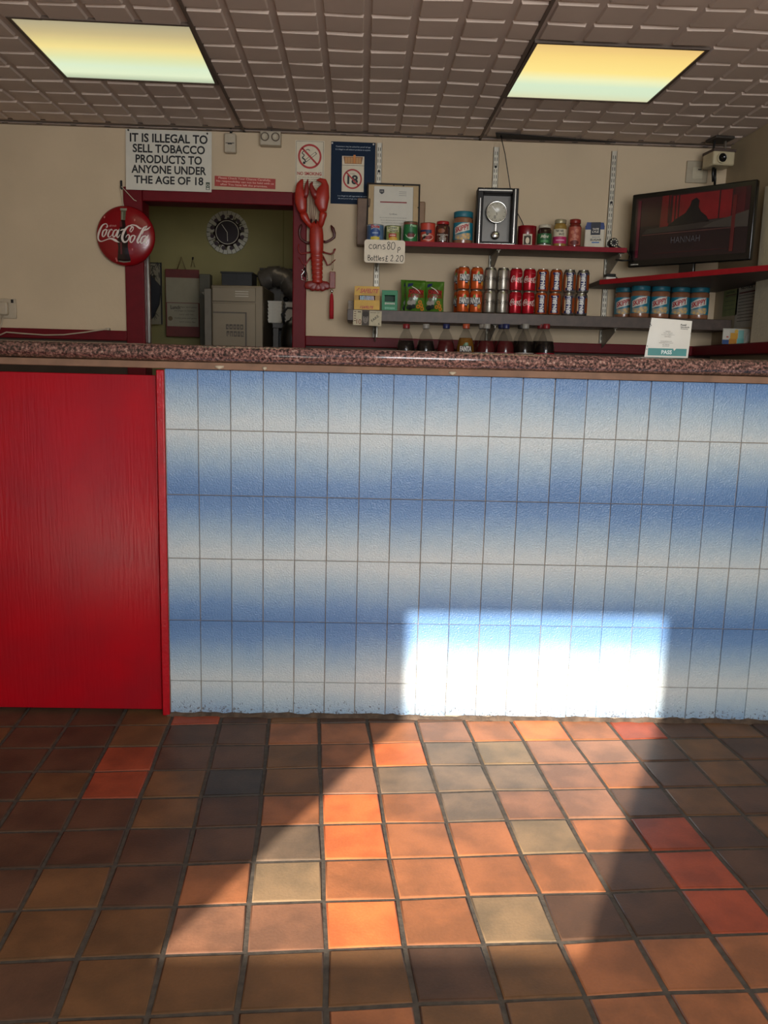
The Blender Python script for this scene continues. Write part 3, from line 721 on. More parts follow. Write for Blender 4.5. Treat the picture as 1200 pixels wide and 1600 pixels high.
# round drink sign
SCRIPT = [
 [(285, 470, 8), (297, 492, 26), (285, 512, 20), (262, 505, 6)], [(297, 485, 20), (270, 450, 16), (200, 480, 28), (140, 580, 44), (108, 680, 42), (122, 738, 34), (170, 760, 20), (240, 742, 16), (320, 716, 18), (380, 716, 34), (440, 742, 46), (480, 764, 24), (515, 776, 3)],
 [(270, 545, 18), (215, 580, 30), (195, 650, 30), (215, 680, 18), (255, 640, 26), (280, 575, 28), (270, 545, 18)], [(275, 560, 8), (305, 562, 6), (330, 550, 6)],
 [(385, 570, 20), (372, 545, 14), (335, 580, 28), (305, 650, 34), (320, 685, 20), (355, 672, 12), (390, 630, 8)],
 [(475, 555, 16), (425, 570, 26), (395, 640, 30), (412, 685, 18), (455, 640, 24), (490, 560, 20)], [(518, 540, 10), (495, 590, 32), (470, 660, 32), (490, 690, 18), (535, 630, 8)],
 [(535, 570, 6), (560, 555, 26), (600, 545, 22), (615, 535, 4)],
 [(720, 590, 4), (708, 560, 16), (735, 510, 26), (765, 495, 18), (765, 535, 16), (725, 590, 14)], [(755, 490, 8), (690, 480, 22), (620, 550, 40), (570, 660, 46), (572, 735, 44), (610, 768, 30), (665, 735, 22), (695, 670, 22), (685, 635, 16), (650, 650, 14), (628, 690, 8)],
 [(690, 482, 8), (740, 462, 20), (810, 468, 26), (860, 500, 34), (890, 515, 30), (915, 505, 4)],
 [(770, 640, 18), (725, 670, 30), (705, 740, 30), (728, 770, 18), (770, 725, 26), (795, 665, 26), (770, 640, 18)], [(785, 650, 8), (820, 655, 6)],
 [(1065, 470, 6), (1020, 515, 24), (960, 545, 20), (940, 535, 8)], [(1010, 462, 6), (950, 500, 28), (915, 570, 36), (870, 660, 36), (835, 735, 36), (850, 775, 24), (890, 720, 8)], [(1005, 465, 6), (1000, 480, 14), (955, 545, 14), (920, 620, 10)],
 [(985, 640, 16), (925, 665, 28), (890, 740, 30), (910, 780, 18), (955, 730, 24), (1000, 645, 20)], [(1030, 620, 8), (1000, 690, 34), (970, 755, 32), (990, 790, 18), (1028, 735, 8)]]
def script(m, x0, z0, x1, z1, mt, l, parts=None):
    sx = (x1 - x0) / (1065 - 95); sz = (z1 - z0) / (795 - 450)
    for k, st in enumerate(SCRIPT):
        if parts and k not in parts: continue
        m.stroke([(x0 + (a - 95) * sx, z1 - (bq - 450) * sz, wv * .92 * (sx + sz) / 2) for a, bq, wv in st], mt, l, 5)
cx, cz = -.530, 1.690; RS = .137
t = thing('round_drink_sign', 'convex red disc sign with white script and a dark bottle, beside the doorway', 'sign', (cx, YW - .026, cz))
m = MB(); SR = mat('#820a13', .25, var=.08, nscale=12, coat=.15)
m.lathe([(RS - .004, 0), (RS, .004), (RS - .003, .009), (RS * .93, .015), (RS * .8, .021), (RS * .6, .027), (RS * .4, .031), (RS * .2, .033), (.001, .0335)], SR, (0, 0, 0), 56, cap1=False)
o = m.build('disc', t); o.rotation_euler = (PI / 2, 0, 0)
DPR = [(.001, .0335), (RS * .2, .033), (RS * .4, .031), (RS * .6, .027), (RS * .8, .021), (RS * .93, .015), (RS - .003, .009), (RS, .004), (RS * 1.2, .0)]
def dome(x, z, l):
    r = math.hypot(x, z); y = 0
    for (r0, y0), (r1, y1) in zip(DPR, DPR[1:]):
        if r0 <= r <= r1: y = y0 + (y1 - y0) * (r - r0) / (r1 - r0)
    if r < .001: y = .0335
    return (x, -(y + .0007 + .0006 * l), z)
k_ = RS * 2 / 1070
def zp(x, y): return ((x - 600) * k_, (645 - y) * k_)
m = MB(); m.flatface = True; m.map = dome
GLB = mat('#1d0b0a', .2); CAPC = mat('#8b8a78', .4); HL = mat('#5e1f22', .3)
m.stroke([(*zp(585, 380), 70 * k_), (*zp(580, 520), 110 * k_), (*zp(575, 640), 165 * k_), (*zp(570, 760), 190 * k_), (*zp(572, 850), 175 * k_), (*zp(572, 960), 200 * k_), (*zp(575, 1060), 235 * k_), (*zp(578, 1105), 225 * k_)], GLB, 0)
m.stroke([(*zp(586, 165), 118 * k_), (*zp(586, 205), 118 * k_)], CAPC, 0, 3); m.stroke([(*zp(586, 205), 92 * k_), (*zp(586, 380), 78 * k_)], mat('#55573f', .4), 0, 4)
m.stroke([(*zp(568, 230), 26 * k_), (*zp(568, 370), 26 * k_)], CAPC, 1, 4); m.stroke([(*zp(540, 770), 30 * k_), (*zp(535, 980), 34 * k_)], HL, 1, 6); m.stroke([(*zp(545, 400), 36 * k_), (*zp(550, 500), 44 * k_)], HL, 1, 4)
m.stroke([(*zp(470, 1098), 16 * k_), (*zp(575, 1110), 22 * k_), (*zp(690, 1098), 14 * k_)], mat('#7a756a', .3), 1)
for a, bq in ((235, 330), (790, 370), (740, 890), (430, 1060), (440, 1090)): m.disc(*zp(a, bq), 14 * k_, mat('#c06a68', .3), 1, rz=22 * k_, seg=10)
m.build('bottle_picture', t)
m = MB(); m.flatface = True; m.map = dome
a0, a1 = zp(95, 795), zp(1065, 450); script(m, a0[0], a0[1], a1[0], a1[1], mat('#d8cbc2', .45), 2)
c0, c1 = zp(335, 500), zp(468, 465); m.text('drink', c0[0], c0[1], c1[0], c1[1], mat('#c98f88', .5), 2, shear=.4)
c0, c1 = zp(855, 830), zp(985, 812); m.text('Trade-mark', c0[0], c0[1], c1[0], c1[1], mat('#b0706c', .5), 2)
m.build('lettering', t)
m = MB(); m.tube([(-.006, -.004, RS - .005), (-.020, .0, .215), (-.014, -.004, .222), (.04, .0, .165), (.052, .0, .16)], .0018, mat('#c9bda5', .6), 6); m.build('hanging_string', t)
t = thing('wall_hook', 'dark metal hook on the door frame above the round red sign', 'hook', (cx - .017, YW - .022, cz + .222))
m = MB(); m.box((-.005, -.004, -.012), (.005, .003, .028), BLACK, .002); m.tube([(0, -.003, -.008), (0, -.014, -.010), (0, -.016, .0)], .002, BLACK, 8); m.build('shank', t)

# lobster
LX, LZ = at(495, 374, YW).x, at(495, 374, YW).z
K = .000434
def lp(x, z, y=0): return ((x - 295) * K, y, (690 - z) * K)
t = thing('lobster', 'big red plastic lobster hung head up beside the doorway', 'lobster', (LX, YW - .045, LZ))
LR = mat('#9f2618', .38, var=.15, nscale=30, bump=.2, bscale=120); LRD = mat('#7c1a13', .4, var=.15, nscale=30); LDK = mat('#2a1512', .4)
m = MB()
body = [(500, 5), (512, 18), (530, 42), (560, 62), (600, 71), (660, 76), (720, 77), (790, 74), (840, 70), (852, 62)]
zz = 852
for i in range(7):
    wv = 66 - i * 1.6; body += [(zz + 4, wv - 5), (zz + 12, wv), (zz + 36, wv + 1), (zz + 43, wv - 6)]; zz += 45
m.tube([lp(290 + (y - 500) * .035, y) for y, r in body], [r * K for y, r in body], LR, 20, .62, True)
m.build('body', t)
m = MB()
for k, a in enumerate((-62, -32, 0, 32, 62)):
    a = math.radians(a); bx, bz = 315, 1150
    pts = [lp(bx + math.sin(a) * q * 1.15, bz + math.cos(a) * q * .62 + 12) for q in (0, 40, 90, 125, 140)]
    m.tube(pts, [r * K for r in (22, 34, 44, 34, 8)], LRD, 14, .28, True)
m.build('tail_fan', t)
def claw(side):
    m = MB()
    if side > 0:
        m.tube([lp(325, 590, -.004), lp(345, 545, -.012), lp(358, 500, -.016), lp(366, 455, -.018), lp(372, 425, -.018)], [r * K for r in (26, 33, 34, 44, 36)], LR, 16, .75, True)
        m.tube([lp(368, 425, -.02), lp(362, 390, -.02), lp(350, 330, -.02), lp(350, 270, -.02), lp(365, 205, -.02), lp(382, 150, -.02), lp(370, 112, -.02), lp(330, 98, -.02), lp(292, 102, -.02)], [r * K for r in (34, 52, 74, 82, 66, 42, 33, 20, 5)], LR, 18, .5, True)
    else:
        m.tube([lp(262, 590, -.004), lp(225, 555, -.012), lp(190, 515, -.016), lp(165, 475, -.018), lp(150, 440, -.018)], [r * K for r in (26, 34, 36, 44, 38)], LR, 16, .75, True)
        m.tube([lp(150, 440, -.02), lp(138, 400, -.02), lp(128, 330, -.02), lp(122, 270, -.02), lp(112, 205, -.02), lp(116, 150, -.02), lp(135, 115, -.02), lp(148, 97, -.02)], [r * K for r in (34, 50, 64, 62, 44, 34, 20, 4)], LR, 18, .5, True)
    c = m.build('claw', t)
    m = MB()
    if side > 0: m.tube([lp(305, 285, -.024), lp(270, 240, -.024), lp(243, 190, -.024), lp(236, 150, -.024), lp(252, 120, -.024)], [r * K for r in (38, 36, 27, 18, 5)], LRD, 14, .55, True)
    else: m.tube([lp(165, 290, -.024), lp(182, 240, -.024), lp(188, 190, -.024), lp(192, 140, -.024), lp(202, 96, -.024)], [r * K for r in (30, 30, 24, 17, 4)], LRD, 14, .55, True)
    m.build('finger', c)
claw(1); claw(-1)
LEGS = [([(355, 715), (400, 725), (450, 700), (488, 672), (490, 630), (470, 580), (450, 545)], [15, 14, 13, 15, 17, 20, 5], 'a'), ([(360, 825), (400, 838), (450, 848), (480, 838), (492, 810), (500, 790)], [10, 9, 9, 9, 11, 8], 'b'), ([(362, 868), (395, 920), (418, 968), (450, 958), (505, 905)], [9, 8, 8, 7, 4], 'c'),
        ([(232, 740), (180, 735), (125, 700), (108, 655), (110, 610), (125, 565), (132, 545)], [15, 14, 13, 14, 16, 19, 5], 'a'), ([(235, 835), (190, 845), (130, 858), (105, 835), (98, 790), (103, 755)], [10, 9, 9, 9, 8, 5], 'b'), ([(240, 885), (210, 925), (180, 965), (150, 965), (130, 925), (98, 892)], [9, 8, 8, 8, 7, 4], 'c')]
for pts, rs, _ in LEGS:
    m = MB(); n = len(pts); m.tube([lp(a, bq, .018) for a, bq in pts], [r * K for r in rs], LRD if _ != 'a' else mat('#4a1a16', .4), 10, .8, True); m.build('leg', t)
for sx in (240, 292):
    m = MB(); m.tube([lp(sx, 545, -.022), lp(sx, 525, -.03), lp(sx, 508, -.03)], [5 * K, 9 * K, 9 * K], BLACK, 10); m.build('eye', t)
for pts in ([(250, 520), (238, 400), (228, 250), (222, 105)], [(262, 515), (262, 400), (248, 250), (240, 108)], [(272, 515), (285, 420), (262, 270), (235, 180)], [(240, 525), (222, 420), (218, 300), (212, 170)]):
    m = MB(); m.tube([lp(a, bq, -.012) for a, bq in pts], [4 * K, 3 * K, 2.4 * K, 1.6 * K], mat('#6a2a26', .5), 6); m.build('antenna', t)
# charms hung on the lobster's legs
t = thing('tassel_charm', 'hanging charm with brown plaque and red tassel on the right of the lobster', 'charm', (LX + .002, YW - .058, LZ))
m = MB(); 
for sx in (-8, 8): m.tube([lp(472, 845), lp(472 + sx, 870), lp(472 + sx, 1000), lp(472, 1030)], .0012, mat('#6b5b3a', .5), 6)
m.build('cord', t)
m = MB(); a_, b_ = lp(440, 1220), lp(506, 1042); m.box((a_[0], -.004, a_[2]), (b_[0], .004, b_[2]), mat('#7d2f20', .4, var=.2, nscale=90), .003); m.build('plaque', t)
m = MB(); m.lathe([(.002, -.008), (.007, -.004), (.007, .004), (.002, .008)], CHROME, lp(468, 1250), 14); m.build('bead', t)
m = MB(); c = lp(468, 1545); m.lathe([(.0105, 0), (.0108, .03), (.0098, .08), (.0075, .108), (.004, .119)], mat('#a3101c', .8, var=.3, nscale=300), c, 18); m.build('tassel', t)
t = thing('keyring_charm', 'small silver beaded charm hanging on the left of the lobster', 'charm', (LX, YW - .030, LZ))
m = MB(); m.tube([lp(160, 965), lp(172, 1000), lp(160, 1050), lp(135, 1080), lp(138, 1128), lp(190, 1150)], .0016, CHROME, 6); m.tube([lp(172, 1000), lp(170, 1100)], .004, BLACK, 8); m.tube([lp(172, 1000), lp(198, 1070), lp(204, 1150)], .002, mat('#3a2a26', .4), 6); m.build('chain', t)
m = MB()
for a, bq in ((145, 1028), (134, 1080), (138, 1126), (198, 1068), (205, 1118), (206, 1150)): m.lathe([(.0008, -.004), (.0035, 0), (.0008, .004)], CHROME, lp(a, bq, -.003), 10)
m.build('beads', t)

# ================================================================== THINGS ON THE SHELVES
def px_w(wpx, Y, px=700, py=430):
    return (at(px + wpx / 2, py, Y) - at(px - wpx / 2, py, Y)).length
def spot(px, py, Y): return at(px, py, Y).x
TINM = mat('#a8a49a', .3, .9)

def body_of(prof, R, H): return [(r * R, z * H) for r, z in prof]
TIN = [(.95, 0), (1.0, .012), (1.0, .03), (.975, .04), (.975, .96), (1.0, .97), (1.0, .985), (.95, .99), (.93, .965), (.02, .96)]
def tin(name, label, px, pyb, wpx, hpx, Y, col, draw, rim=TINM, rot=0.0, cat='tin'):
    R = px_w(wpx, Y) / 2; H = px_w(hpx, Y); x = spot(px, pyb, Y)
    t = thing(name, label, cat, (x, Y, ZU), rot - math.atan2(x - CAM.x, Y - CAM.y) * .8, 'tins and jars on the red shelf')
    m = MB(); ms = [rim, rim, rim, col, rim, rim, rim, rim, rim]
    m.lathe(body_of(TIN, R, H), ms, seg=32, cap1=False); m.build('tin_body', t)
    m = MB(); m.flatface = True; m.map = wrap(R * .975); draw(m, R, H); m.build('printed_label', t)
    return t
LBW = mat('#cfc8bb', .5)
def d_blue(m, R, H):
    m.rect(-R * 1.5, H * .05, R * 1.5, H * .95, mat('#8f9aa6', .4), 0); m.rect(-R * 1.5, H * .05, -R * .5, H * .9, mat('#3e5878', .4), 1); m.rect(R * .55, H * .1, R * 1.5, H * .92, mat('#55708c', .4), 1)
    m.disc(0, H * .48, R * .62, mat('#274a86', .4), 2, rz=H * .27); m.rect(-R * .35, H * .45, R * .35, H * .52, mat('#8aa0c0', .5), 3)
    m.disc(0, H * .18, R * .55, mat('#c8b23a', .5), 3, rz=H * .11); m.text('Dole', -R * .5, H * .76, R * .5, H * .94, mat('#b02a2a', .5), 3, .04)
def d_corn(m, R, H):
    m.rect(-R * 1.5, H * .05, R * 1.5, H * .95, mat('#8c9152', .4), 0); m.rect(-R * 1.5, H * .05, -R * .85, H * .9, mat('#24331c', .5), 1); m.rect(R * .85, H * .05, R * 1.5, H * .9, mat('#3c5426', .5), 1)
    m.rect(-R * .75, H * .6, R * .75, H * .92, mat('#c5c39a', .5), 1); m.text('Green', -R * .62, H * .77, R * .45, H * .92, mat('#20351f', .5), 2, .02, shear=.3); m.text('Giant', -R * .4, H * .60, R * .62, H * .75, mat('#20351f', .5), 2, .02, shear=.3)
    m.rect(-R * .48, H * .22, R * .42, H * .5, mat('#a8332a', .5), 2); m.disc(R * .05, H * .17, R * .5, mat('#d0a232', .5), 3, rz=H * .14); m.rect(-R * .35, H * .36, R * .3, H * .42, mat('#d8b8a8', .5), 3)
def d_green(m, R, H):
    m.rect(-R * 1.5, H * .04, R * 1.5, H * .85, mat('#1f6a38', .4), 0); m.rect(-R * 1.5, H * .84, R * 1.5, H * .95, mat('#70402f', .4), 0)
    m.text('Peas', -R * .05, H * .74, R * .9, H * .86, mat('#9fc49c', .5), 2, .03); m.stroke([(-R * .75, H * .4, R * .06), (-R * .4, H * .26, R * .14), (R * .1, H * .22, R * .2), (R * .6, H * .32, R * .1), (R * .8, H * .42, R * .04)], mat('#c6ccb8', .5), 2)
    m.rect(-R * .4, H * .26, R * .55, H * .42, mat('#6d2726', .5), 3); m.poly([(-R * .45, H * .42), (R * .6, H * .42), (R * .35, H * .5), (-R * .2, H * .5)], mat('#123a22', .5), 3)
def d_red(m, R, H):
    m.rect(-R * 1.5, H * .04, R * 1.5, H * .95, mat('#b8402f', .4), 0); m.rect(-R * 1.5, H * .55, -R * .2, H * .64, mat('#22294f', .5), 1); m.rect(-R * .3, H * .48, R * .5, H * .64, mat('#22294f', .5), 1)
    m.poly([(-R * .95, H * .18), (-R * .5, H * .18), (R * .2, H * .46), (-R * .1, H * .5)], mat('#1c1512', .5), 2); m.poly([(-R * .9, H * .4), (-R * .3, H * .45), (-R * .1, H * .36), (-R * .8, H * .3)], mat('#cfc0a8', .5), 2)
    m.stroke([(-R * .6, H * .2, R * .05), (R * .2, H * .14, R * .09), (R * .75, H * .3, R * .05), (R * .3, H * .4, R * .05), (-R * .2, H * .34, R * .04)], mat('#d8c9b4', .5), 3); m.disc(R * .12, H * .27, R * .4, mat('#8d1f1d', .5), 2, rz=H * .09)
tin('food_tin', 'blue and white fruit tin with blue disc, leftmost on the red shelf', 586, 373, 26, 26, 1.44, mat('#7d8894', .4), d_blue)
tin('food_tin', 'green and cream sweetcorn tin beside the blue fruit tin', 613.5, 374, 26, 25, 1.44, mat('#6f7440', .4), d_corn)
tin('food_tin', 'tall dark green tin between the sweetcorn tin and the orange-red tin', 641, 375, 22, 32, 1.44, mat('#1f6a38', .4), d_green, mat('#5d5046', .4, .5))
tin('food_tin', 'orange-red tin with dark blue band beside the tall green tin', 668, 376, 23, 31, 1.44, mat('#b8402f', .4), d_red, mat('#7d3a2c', .4, .3))
def d_crimson(m, R, H):
    m.rect(-R * .45, H * .04, R * .55, H * .58, mat('#cfc3ae', .5), 0); m.rect(-R * .32, H * .1, R * .42, H * .5, mat('#3a2a20', .6), 1); m.disc(R * .05, H * .28, R * .2, mat('#cbb9a0', .5), 2, rz=H * .15); m.text('TEA', -R * .2, H * .50, R * .3, H * .56, INK, 1, .03)
tin('tea_tin', 'plain crimson tin with small cream label beside the pendulum clock', 822.5, 382, 29, 32, 1.46, mat('#7a1018', .3, coat=.3), d_crimson, mat('#8a1820', .3))

def jar(name, label, px, wpx, hpx, Y, prof, mats_, draw, rlab, extra='jar', lidz=None, z0=None, group='tins and jars on the red shelf', pyb=380):
    R = px_w(wpx, Y) / 2; H = px_w(hpx, Y); x = spot(px, pyb, Y)
    t = thing(name, label, 'jar', (x, Y, ZU if z0 is None else z0), -math.atan2(x - CAM.x, Y - CAM.y) * .8, group)
    k = lidz
    m = MB(); m.lathe(body_of(prof[:k], R, H), mats_[0], seg=32); m.build('jar_body', t)
    m = MB(); m.lathe(body_of(prof[k:], R, H), mats_[1], seg=32); m.build('lid', t)
    m = MB(); m.flatface = True; m.map = wrap(R * rlab); draw(m, R * rlab, H); m.build('printed_label', t)
    return t
JP = [(.86, 0), (.98, .03), (1.0, .08), (1.0, .72), (.93, .80), (.80, .84), (.80, .86), (.86, .86), (.88, .88), (.88, .98), (.82, 1.0), (.02, 1.0)]
PBP = [(.90, 0), (.98, .02), (1.0, .05), (1.0, .77), (.95, .80), (.92, .82), (.96, .82), (.99, .83), (.99, .985), (.95, 1.0), (.02, 1.0)]
PB = mat('#8a5c42', .25, var=.12, nscale=40, coat=.5); TEAL = mat('#1c6474', .45); TEALL = mat('#1d7285', .4)
def d_pb(m, R, H):
    m.rect(-R * 1.55, H * .14, R * 1.55, H * .66, TEALL, 0)
    m.poly([(-R * .92, H * .30), (R * .72, H * .44), (R * .66, H * .66), (-R * .2, H * .62), (-R * .98, H * .50)], LBW, 1)
    m.stroke([(-R * .9, H * .24, H * .12), (-R * .3, H * .22, H * .16), (R * .3, H * .24, H * .2), (R * .85, H * .3, H * .1)], mat('#9c9484', .5), 1)
    for a, bq in ((-.5, .2), (-.1, .17), (.25, .22), (.6, .2), (.05, .27), (.5, .3)): m.disc(R * a, H * bq, R * .16, mat('#c9a56a', .5), 2, rz=H * .045, seg=10)
    vs, fs = glyphs('SKIPPY', .035); W0 = max(v[0] for v in vs); H0 = max(v[1] for v in vs); o = []
    for a, bq in vs:
        u, v = a / W0, bq / H0; o.append(m.g(R * (-.84 + 1.48 * u), H * (.345 + .115 * u + (.16 + .02 * u) * v), 3))
    for f in fs: m.face([o[i] for i in f], mat('#a51f24', .5))
jar('peanut_butter_jar', 'peanut butter jar with turquoise lid on the red shelf, beside the pendulum clock', 722.5, 30, 49, 1.45, PBP, (PB, TEAL), d_pb, 1.0, lidz=6)
def d_dark(m, R, H):
    for i, (s_, hw) in enumerate((('IN RICH SAUCE', .8), ('WITH', .35), ('PEPPERS', .5), ('AND SPICE', .45))): m.text(s_, -R * hw, H * (.36 - .075 * i), R * hw, H * (.41 - .075 * i), LBW, 1, .03)
    m.disc(-R * .2, H * .56, R * .5, mat('#8a4a2a', .5), 0, rz=H * .1); m.rect(-R * 1.4, H * .02, R * 1.4, H * .07, mat('#9c2a28', .5), 0)
jar('sauce_jar', 'dark brown jar with red lid between the orange-red tin and the clock', 691, 22, 34, 1.44, JP, (mat('#45241c', .15, coat=.6), mat('#9c1c20', .35)), d_dark, 1.0, lidz=7)
def d_grn(m, R, H):
    m.rect(-R * 1.5, H * .16, R * 1.5, H * .60, mat('#1f5a30', .4), 0); m.text('Mint', -R * .5, H * .40, R * .6, H * .54, mat('#c8c6b0', .5), 1, .03, shear=.4); m.rect(-R * .5, H * .22, R * .55, H * .3, mat('#4f8f55', .5), 1); m.rect(-R * 1.5, H * .02, R * 1.5, H * .12, mat('#b9b4a2', .4), 0)
jar('mint_jar', 'dark jar with green label and white lid beside the crimson tin', 850, 22, 34, 1.45, JP, (mat('#2a1a14', .15, coat=.6), mat('#b7ae9c', .4)), d_grn, 1.0, lidz=7)
def d_pnk(m, R, H):
    m.rect(-R * 1.5, H * .40, R * 1.5, H * .66, mat('#cabfa6', .5), 0); m.rect(-R * 1.5, H * .16, R * 1.5, H * .40, mat('#b0245c', .5), 0); m.text('TARTARE', -R * .7, H * .55, R * .5, H * .63, INK, 1, .03); m.text('SAUCE', -R * .2, H * .44, R * .6, H * .52, INK, 1, .03); m.rect(-R * .6, H * .25, R * .7, H * .29, mat('#d898b4', .5), 1)
jar('tartare_jar', 'tan jar with cream and pink label between two other jars', 874, 20.5, 43, 1.46, JP, (mat('#8f7238', .2, coat=.5), mat('#a69c80', .35, .5)), d_pnk, 1.0, lidz=7)
def d_tom(m, R, H):
    m.rect(-R * 1.5, H * .12, R * 1.5, H * .74, mat('#9d4a3a', .5), 0)
    for a, bq, s_ in ((-.4, .55, .3), (.3, .6, .3), (-.1, .42, .34), (.45, .4, .26), (-.5, .3, .3), (.1, .26, .34)): m.disc(R * a, H * bq, R * s_, mat('#b8705a', .5), 1, rz=H * s_ * .22, seg=12)
    m.disc(0, H * .2, R * .7, mat('#5d1c18', .5), 2, rz=H * .08)
jar('tomato_jar', 'reddish jar with dark red lid beside the bag of sugar', 897, 19.5, 44, 1.46, JP, (mat('#6a241c', .2, coat=.5), mat('#7c1f1a', .35)), d_tom, 1.0, lidz=7)

# sugar packet
Y = 1.46; x = spot(928, 380, Y); wd, ht = px_w(30, Y), px_w(40, Y)
t = thing('sugar_bag', 'white and blue paper bag of sugar at the right of the red shelf', 'packet', (x, Y, ZU), -.25)
m = MB(); SB = mat('#c6beae', .7, bump=.5, bscale=60)
m.box((-wd / 2, -.03, 0), (wd / 2, .035, ht * .86), SB, .006); m.build('bag', t)
m = MB(); m.prism([(-wd / 2 + .002, ht * .82), (wd / 2 - .002, ht * .82), (wd / 2 - .006, ht * .98), (-wd / 2 + .008, ht)], -.026, .03, mat('#22356e', .6)); m.build('folded_top', t, label='dark blue folded top')
m = MB(); m.flatface = True; m.map = lambda x, z, l: (x, -.0304 - .0005 * l, z)
m.rect(-wd * .48, ht * .72, wd * .48, ht * .86, mat('#22356e', .6)); m.rect(-wd * .2, ht * .52, wd * .28, ht * .99, mat('#191c2c', .6), 1)
m.text('TATE', -wd * .12, ht * .70, wd * .2, ht * .77, LBW, 2, .03); m.text('LYLE', -wd * .12, ht * .60, wd * .2, ht * .67, LBW, 2, .03)
m.text('GRANULATED', -wd * .12, ht * .42, wd * .28, ht * .46, mat('#22356e', .6), 1, .02); m.text('SUGAR', -wd * .2, ht * .30, wd * .36, ht * .38, INK, 1, .03); m.rect(-wd * .12, ht * .22, wd * .26, ht * .26, mat('#2a62a0', .6), 1); m.rect(-wd * .4, ht * .02, wd * .42, ht * .06, mat('#33343c', .6), 1)
m.build('lettering', t)

# pendulum clock
Y = 1.43; x = spot(774, 378, Y); wd, ht = px_w(63, Y), px_w(84, Y)
t = thing('pendulum_clock', 'black framed pendulum clock standing on the red shelf', 'clock', (x, Y, ZU), -.04)
m = MB(); hw = wd / 2; CB = mat('#15110f', .5, spec=.25); fr = hw * .30
m.box((-hw, -.03, 0), (-hw + fr, .05, ht), CB, .003); m.box((hw - fr, -.03, 0), (hw, .05, ht), CB, .003); m.box((-hw + fr, -.03, ht - fr * .85), (hw - fr, .05, ht), CB, .003); m.box((-hw + fr, -.03, 0), (hw - fr, .05, fr * .55), CB, .003); m.build('case', t)
m = MB(); m.box((-hw + fr, .035, fr * .5), (hw - fr, .045, ht - fr * .8), mat('#6f6a62', .35)); m.build('back_board', t)
def stripe(name, a, b_): 
    m = MB(); m.box(a, b_, CHROME); m.build(name, t)
stripe('trim_strip', (-hw + .012, -.0325, .006), (-hw + .016, -.029, ht - .045)); stripe('trim_strip', (hw - .018, -.0325, .01), (hw - .013, -.029, ht - .004)); stripe('trim_strip', (-hw + .005, -.0325, ht - .014), (hw - .03, -.029, ht - .009)); stripe('trim_strip', (-hw + .012, -.0325, .0), (hw - .01, -.029, .006))
fz, fr2 = ht * .60, hw * .50
m = MB(); m.lathe([(fr2, 0), (fr2 + .002, .006), (fr2 - .001, .008), (fr2 - .004, .004), (.001, .0035)], [CHROME, CHROME, CHROME, mat('#bdb7a8', .25)], seg=40, cap1=False); o = m.build('dial', t); o.rotation_euler = (PI / 2, 0, 0); o.location = (0, .008, fz)
m = MB(); m.flatface = True; m.map = lambda x, z, l: (x, .0038 - .0005 * l, z)
for k in range(12):
    a = k * PI / 6; m.line(fr2 * .72 * math.sin(a), fz + fr2 * .72 * math.cos(a), fr2 * .86 * math.sin(a), fz + fr2 * .86 * math.cos(a), .002, mat('#5d564a', .6))
m.line(0, fz, -fr2 * .45, fz + fr2 * .55, .003, CHROME, 1); m.line(0, fz, .002, fz - fr2 * .3, .003, mat('#6a6458', .5), 1); m.rect(-.012, fz - fr2 * .62, -.002, fz - fr2 * .3, mat('#8a8476', .5)); m.build('hands', t)
m = MB(); m.box((-.003, .012, ht * .22), (.003, .014, fz - fr2 * .9), CHROME); pr = m.build('pendulum', t)
m = MB(); m.lathe([(.001, 0), (.017, 0), (.019, .002), (.016, .005), (.001, .006)], CHROME, seg=24); o = m.build('bob', pr); o.rotation_euler = (PI / 2, 0, 0); o.location = (0, .016, ht * .20)
c0 = at(782, 212, 1.50); c1 = at(789, 240, 1.50); c2 = at(797, 292, 1.52); c3 = at(800, 316, 1.54); c4 = at(815, 345, 1.58)
t = thing('hanging_wire', 'thin black wire dropping from the ceiling gap behind the pendulum clock', 'wire', (c0.x, c0.y, CEIL - .012))
m = MB(); m.tube([(p - Vector((c0.x, c0.y, CEIL - .012))) for p in (Vector((c0.x, c0.y, CEIL - .012)), c1, c2, c3, at(808, 332, 1.57), c4, at(818, 352, 1.6))], .0022, BLACK, 6); m.build('strand', t)

# framed certificate, boards behind
Y = 1.50; a_, b_ = at(574, 283, Y), at(656, 366, Y)
cx = (at(574, 320, Y).x + at(656, 320, Y).x) / 2; wd = px_w(82, Y); ht = at(600, 282, Y).z - ZU
t = thing('framed_certificate', 'black framed certificate leaning at the left end of the red shelf', 'picture frame', (cx, Y, ZU)); t.rotation_euler = (-.16, 0, 0)
hw = wd / 2; FB = mat('#1c1612', .4)
m = MB(); f_ = .007
for a, b2 in (((-hw, -.006, 0), (-hw + f_, .008, ht)), ((hw - f_, -.006, 0), (hw, .008, ht)), ((-hw + f_, -.006, ht - f_), (hw - f_, .008, ht)), ((-hw + f_, -.006, 0), (hw - f_, .008, f_))): m.box(a, b2, FB, .0015)
m.build('frame', t)
m = MB(); m.box((-hw + f_, .0, f_), (hw - f_, .006, ht - f_), mat('#b49a72', .6)); m.build('mount', t)
m = MB(); m.box((-hw + .032, -.001, f_), (hw - .032, .0, ht - .014), PAPER); m.build('certificate_sheet', t)
m = MB(); m.flatface = True; m.map = lambda x, z, l: (x, -.0016 - .0004 * l, z)
m.rect(-.062, ht * .685, .062, ht * .705, mat('#8c3a3c', .6)); m.poly([(-.066, ht * .90), (-.044, ht * .90), (-.044, ht * .85), (-.055, ht * .82), (-.066, ht * .85)], mat('#3c3c40', .6)); m.text('COE', -.062, ht * .855, -.048, ht * .88, PAPER, 1)
for i in range(3): m.rect(.025, ht * (.865 - .03 * i), .06, ht * (.872 - .03 * i), mat('#8a8680', .6))
m.text('Certificate', -.018, ht * .49, .018, ht * .515, INK)
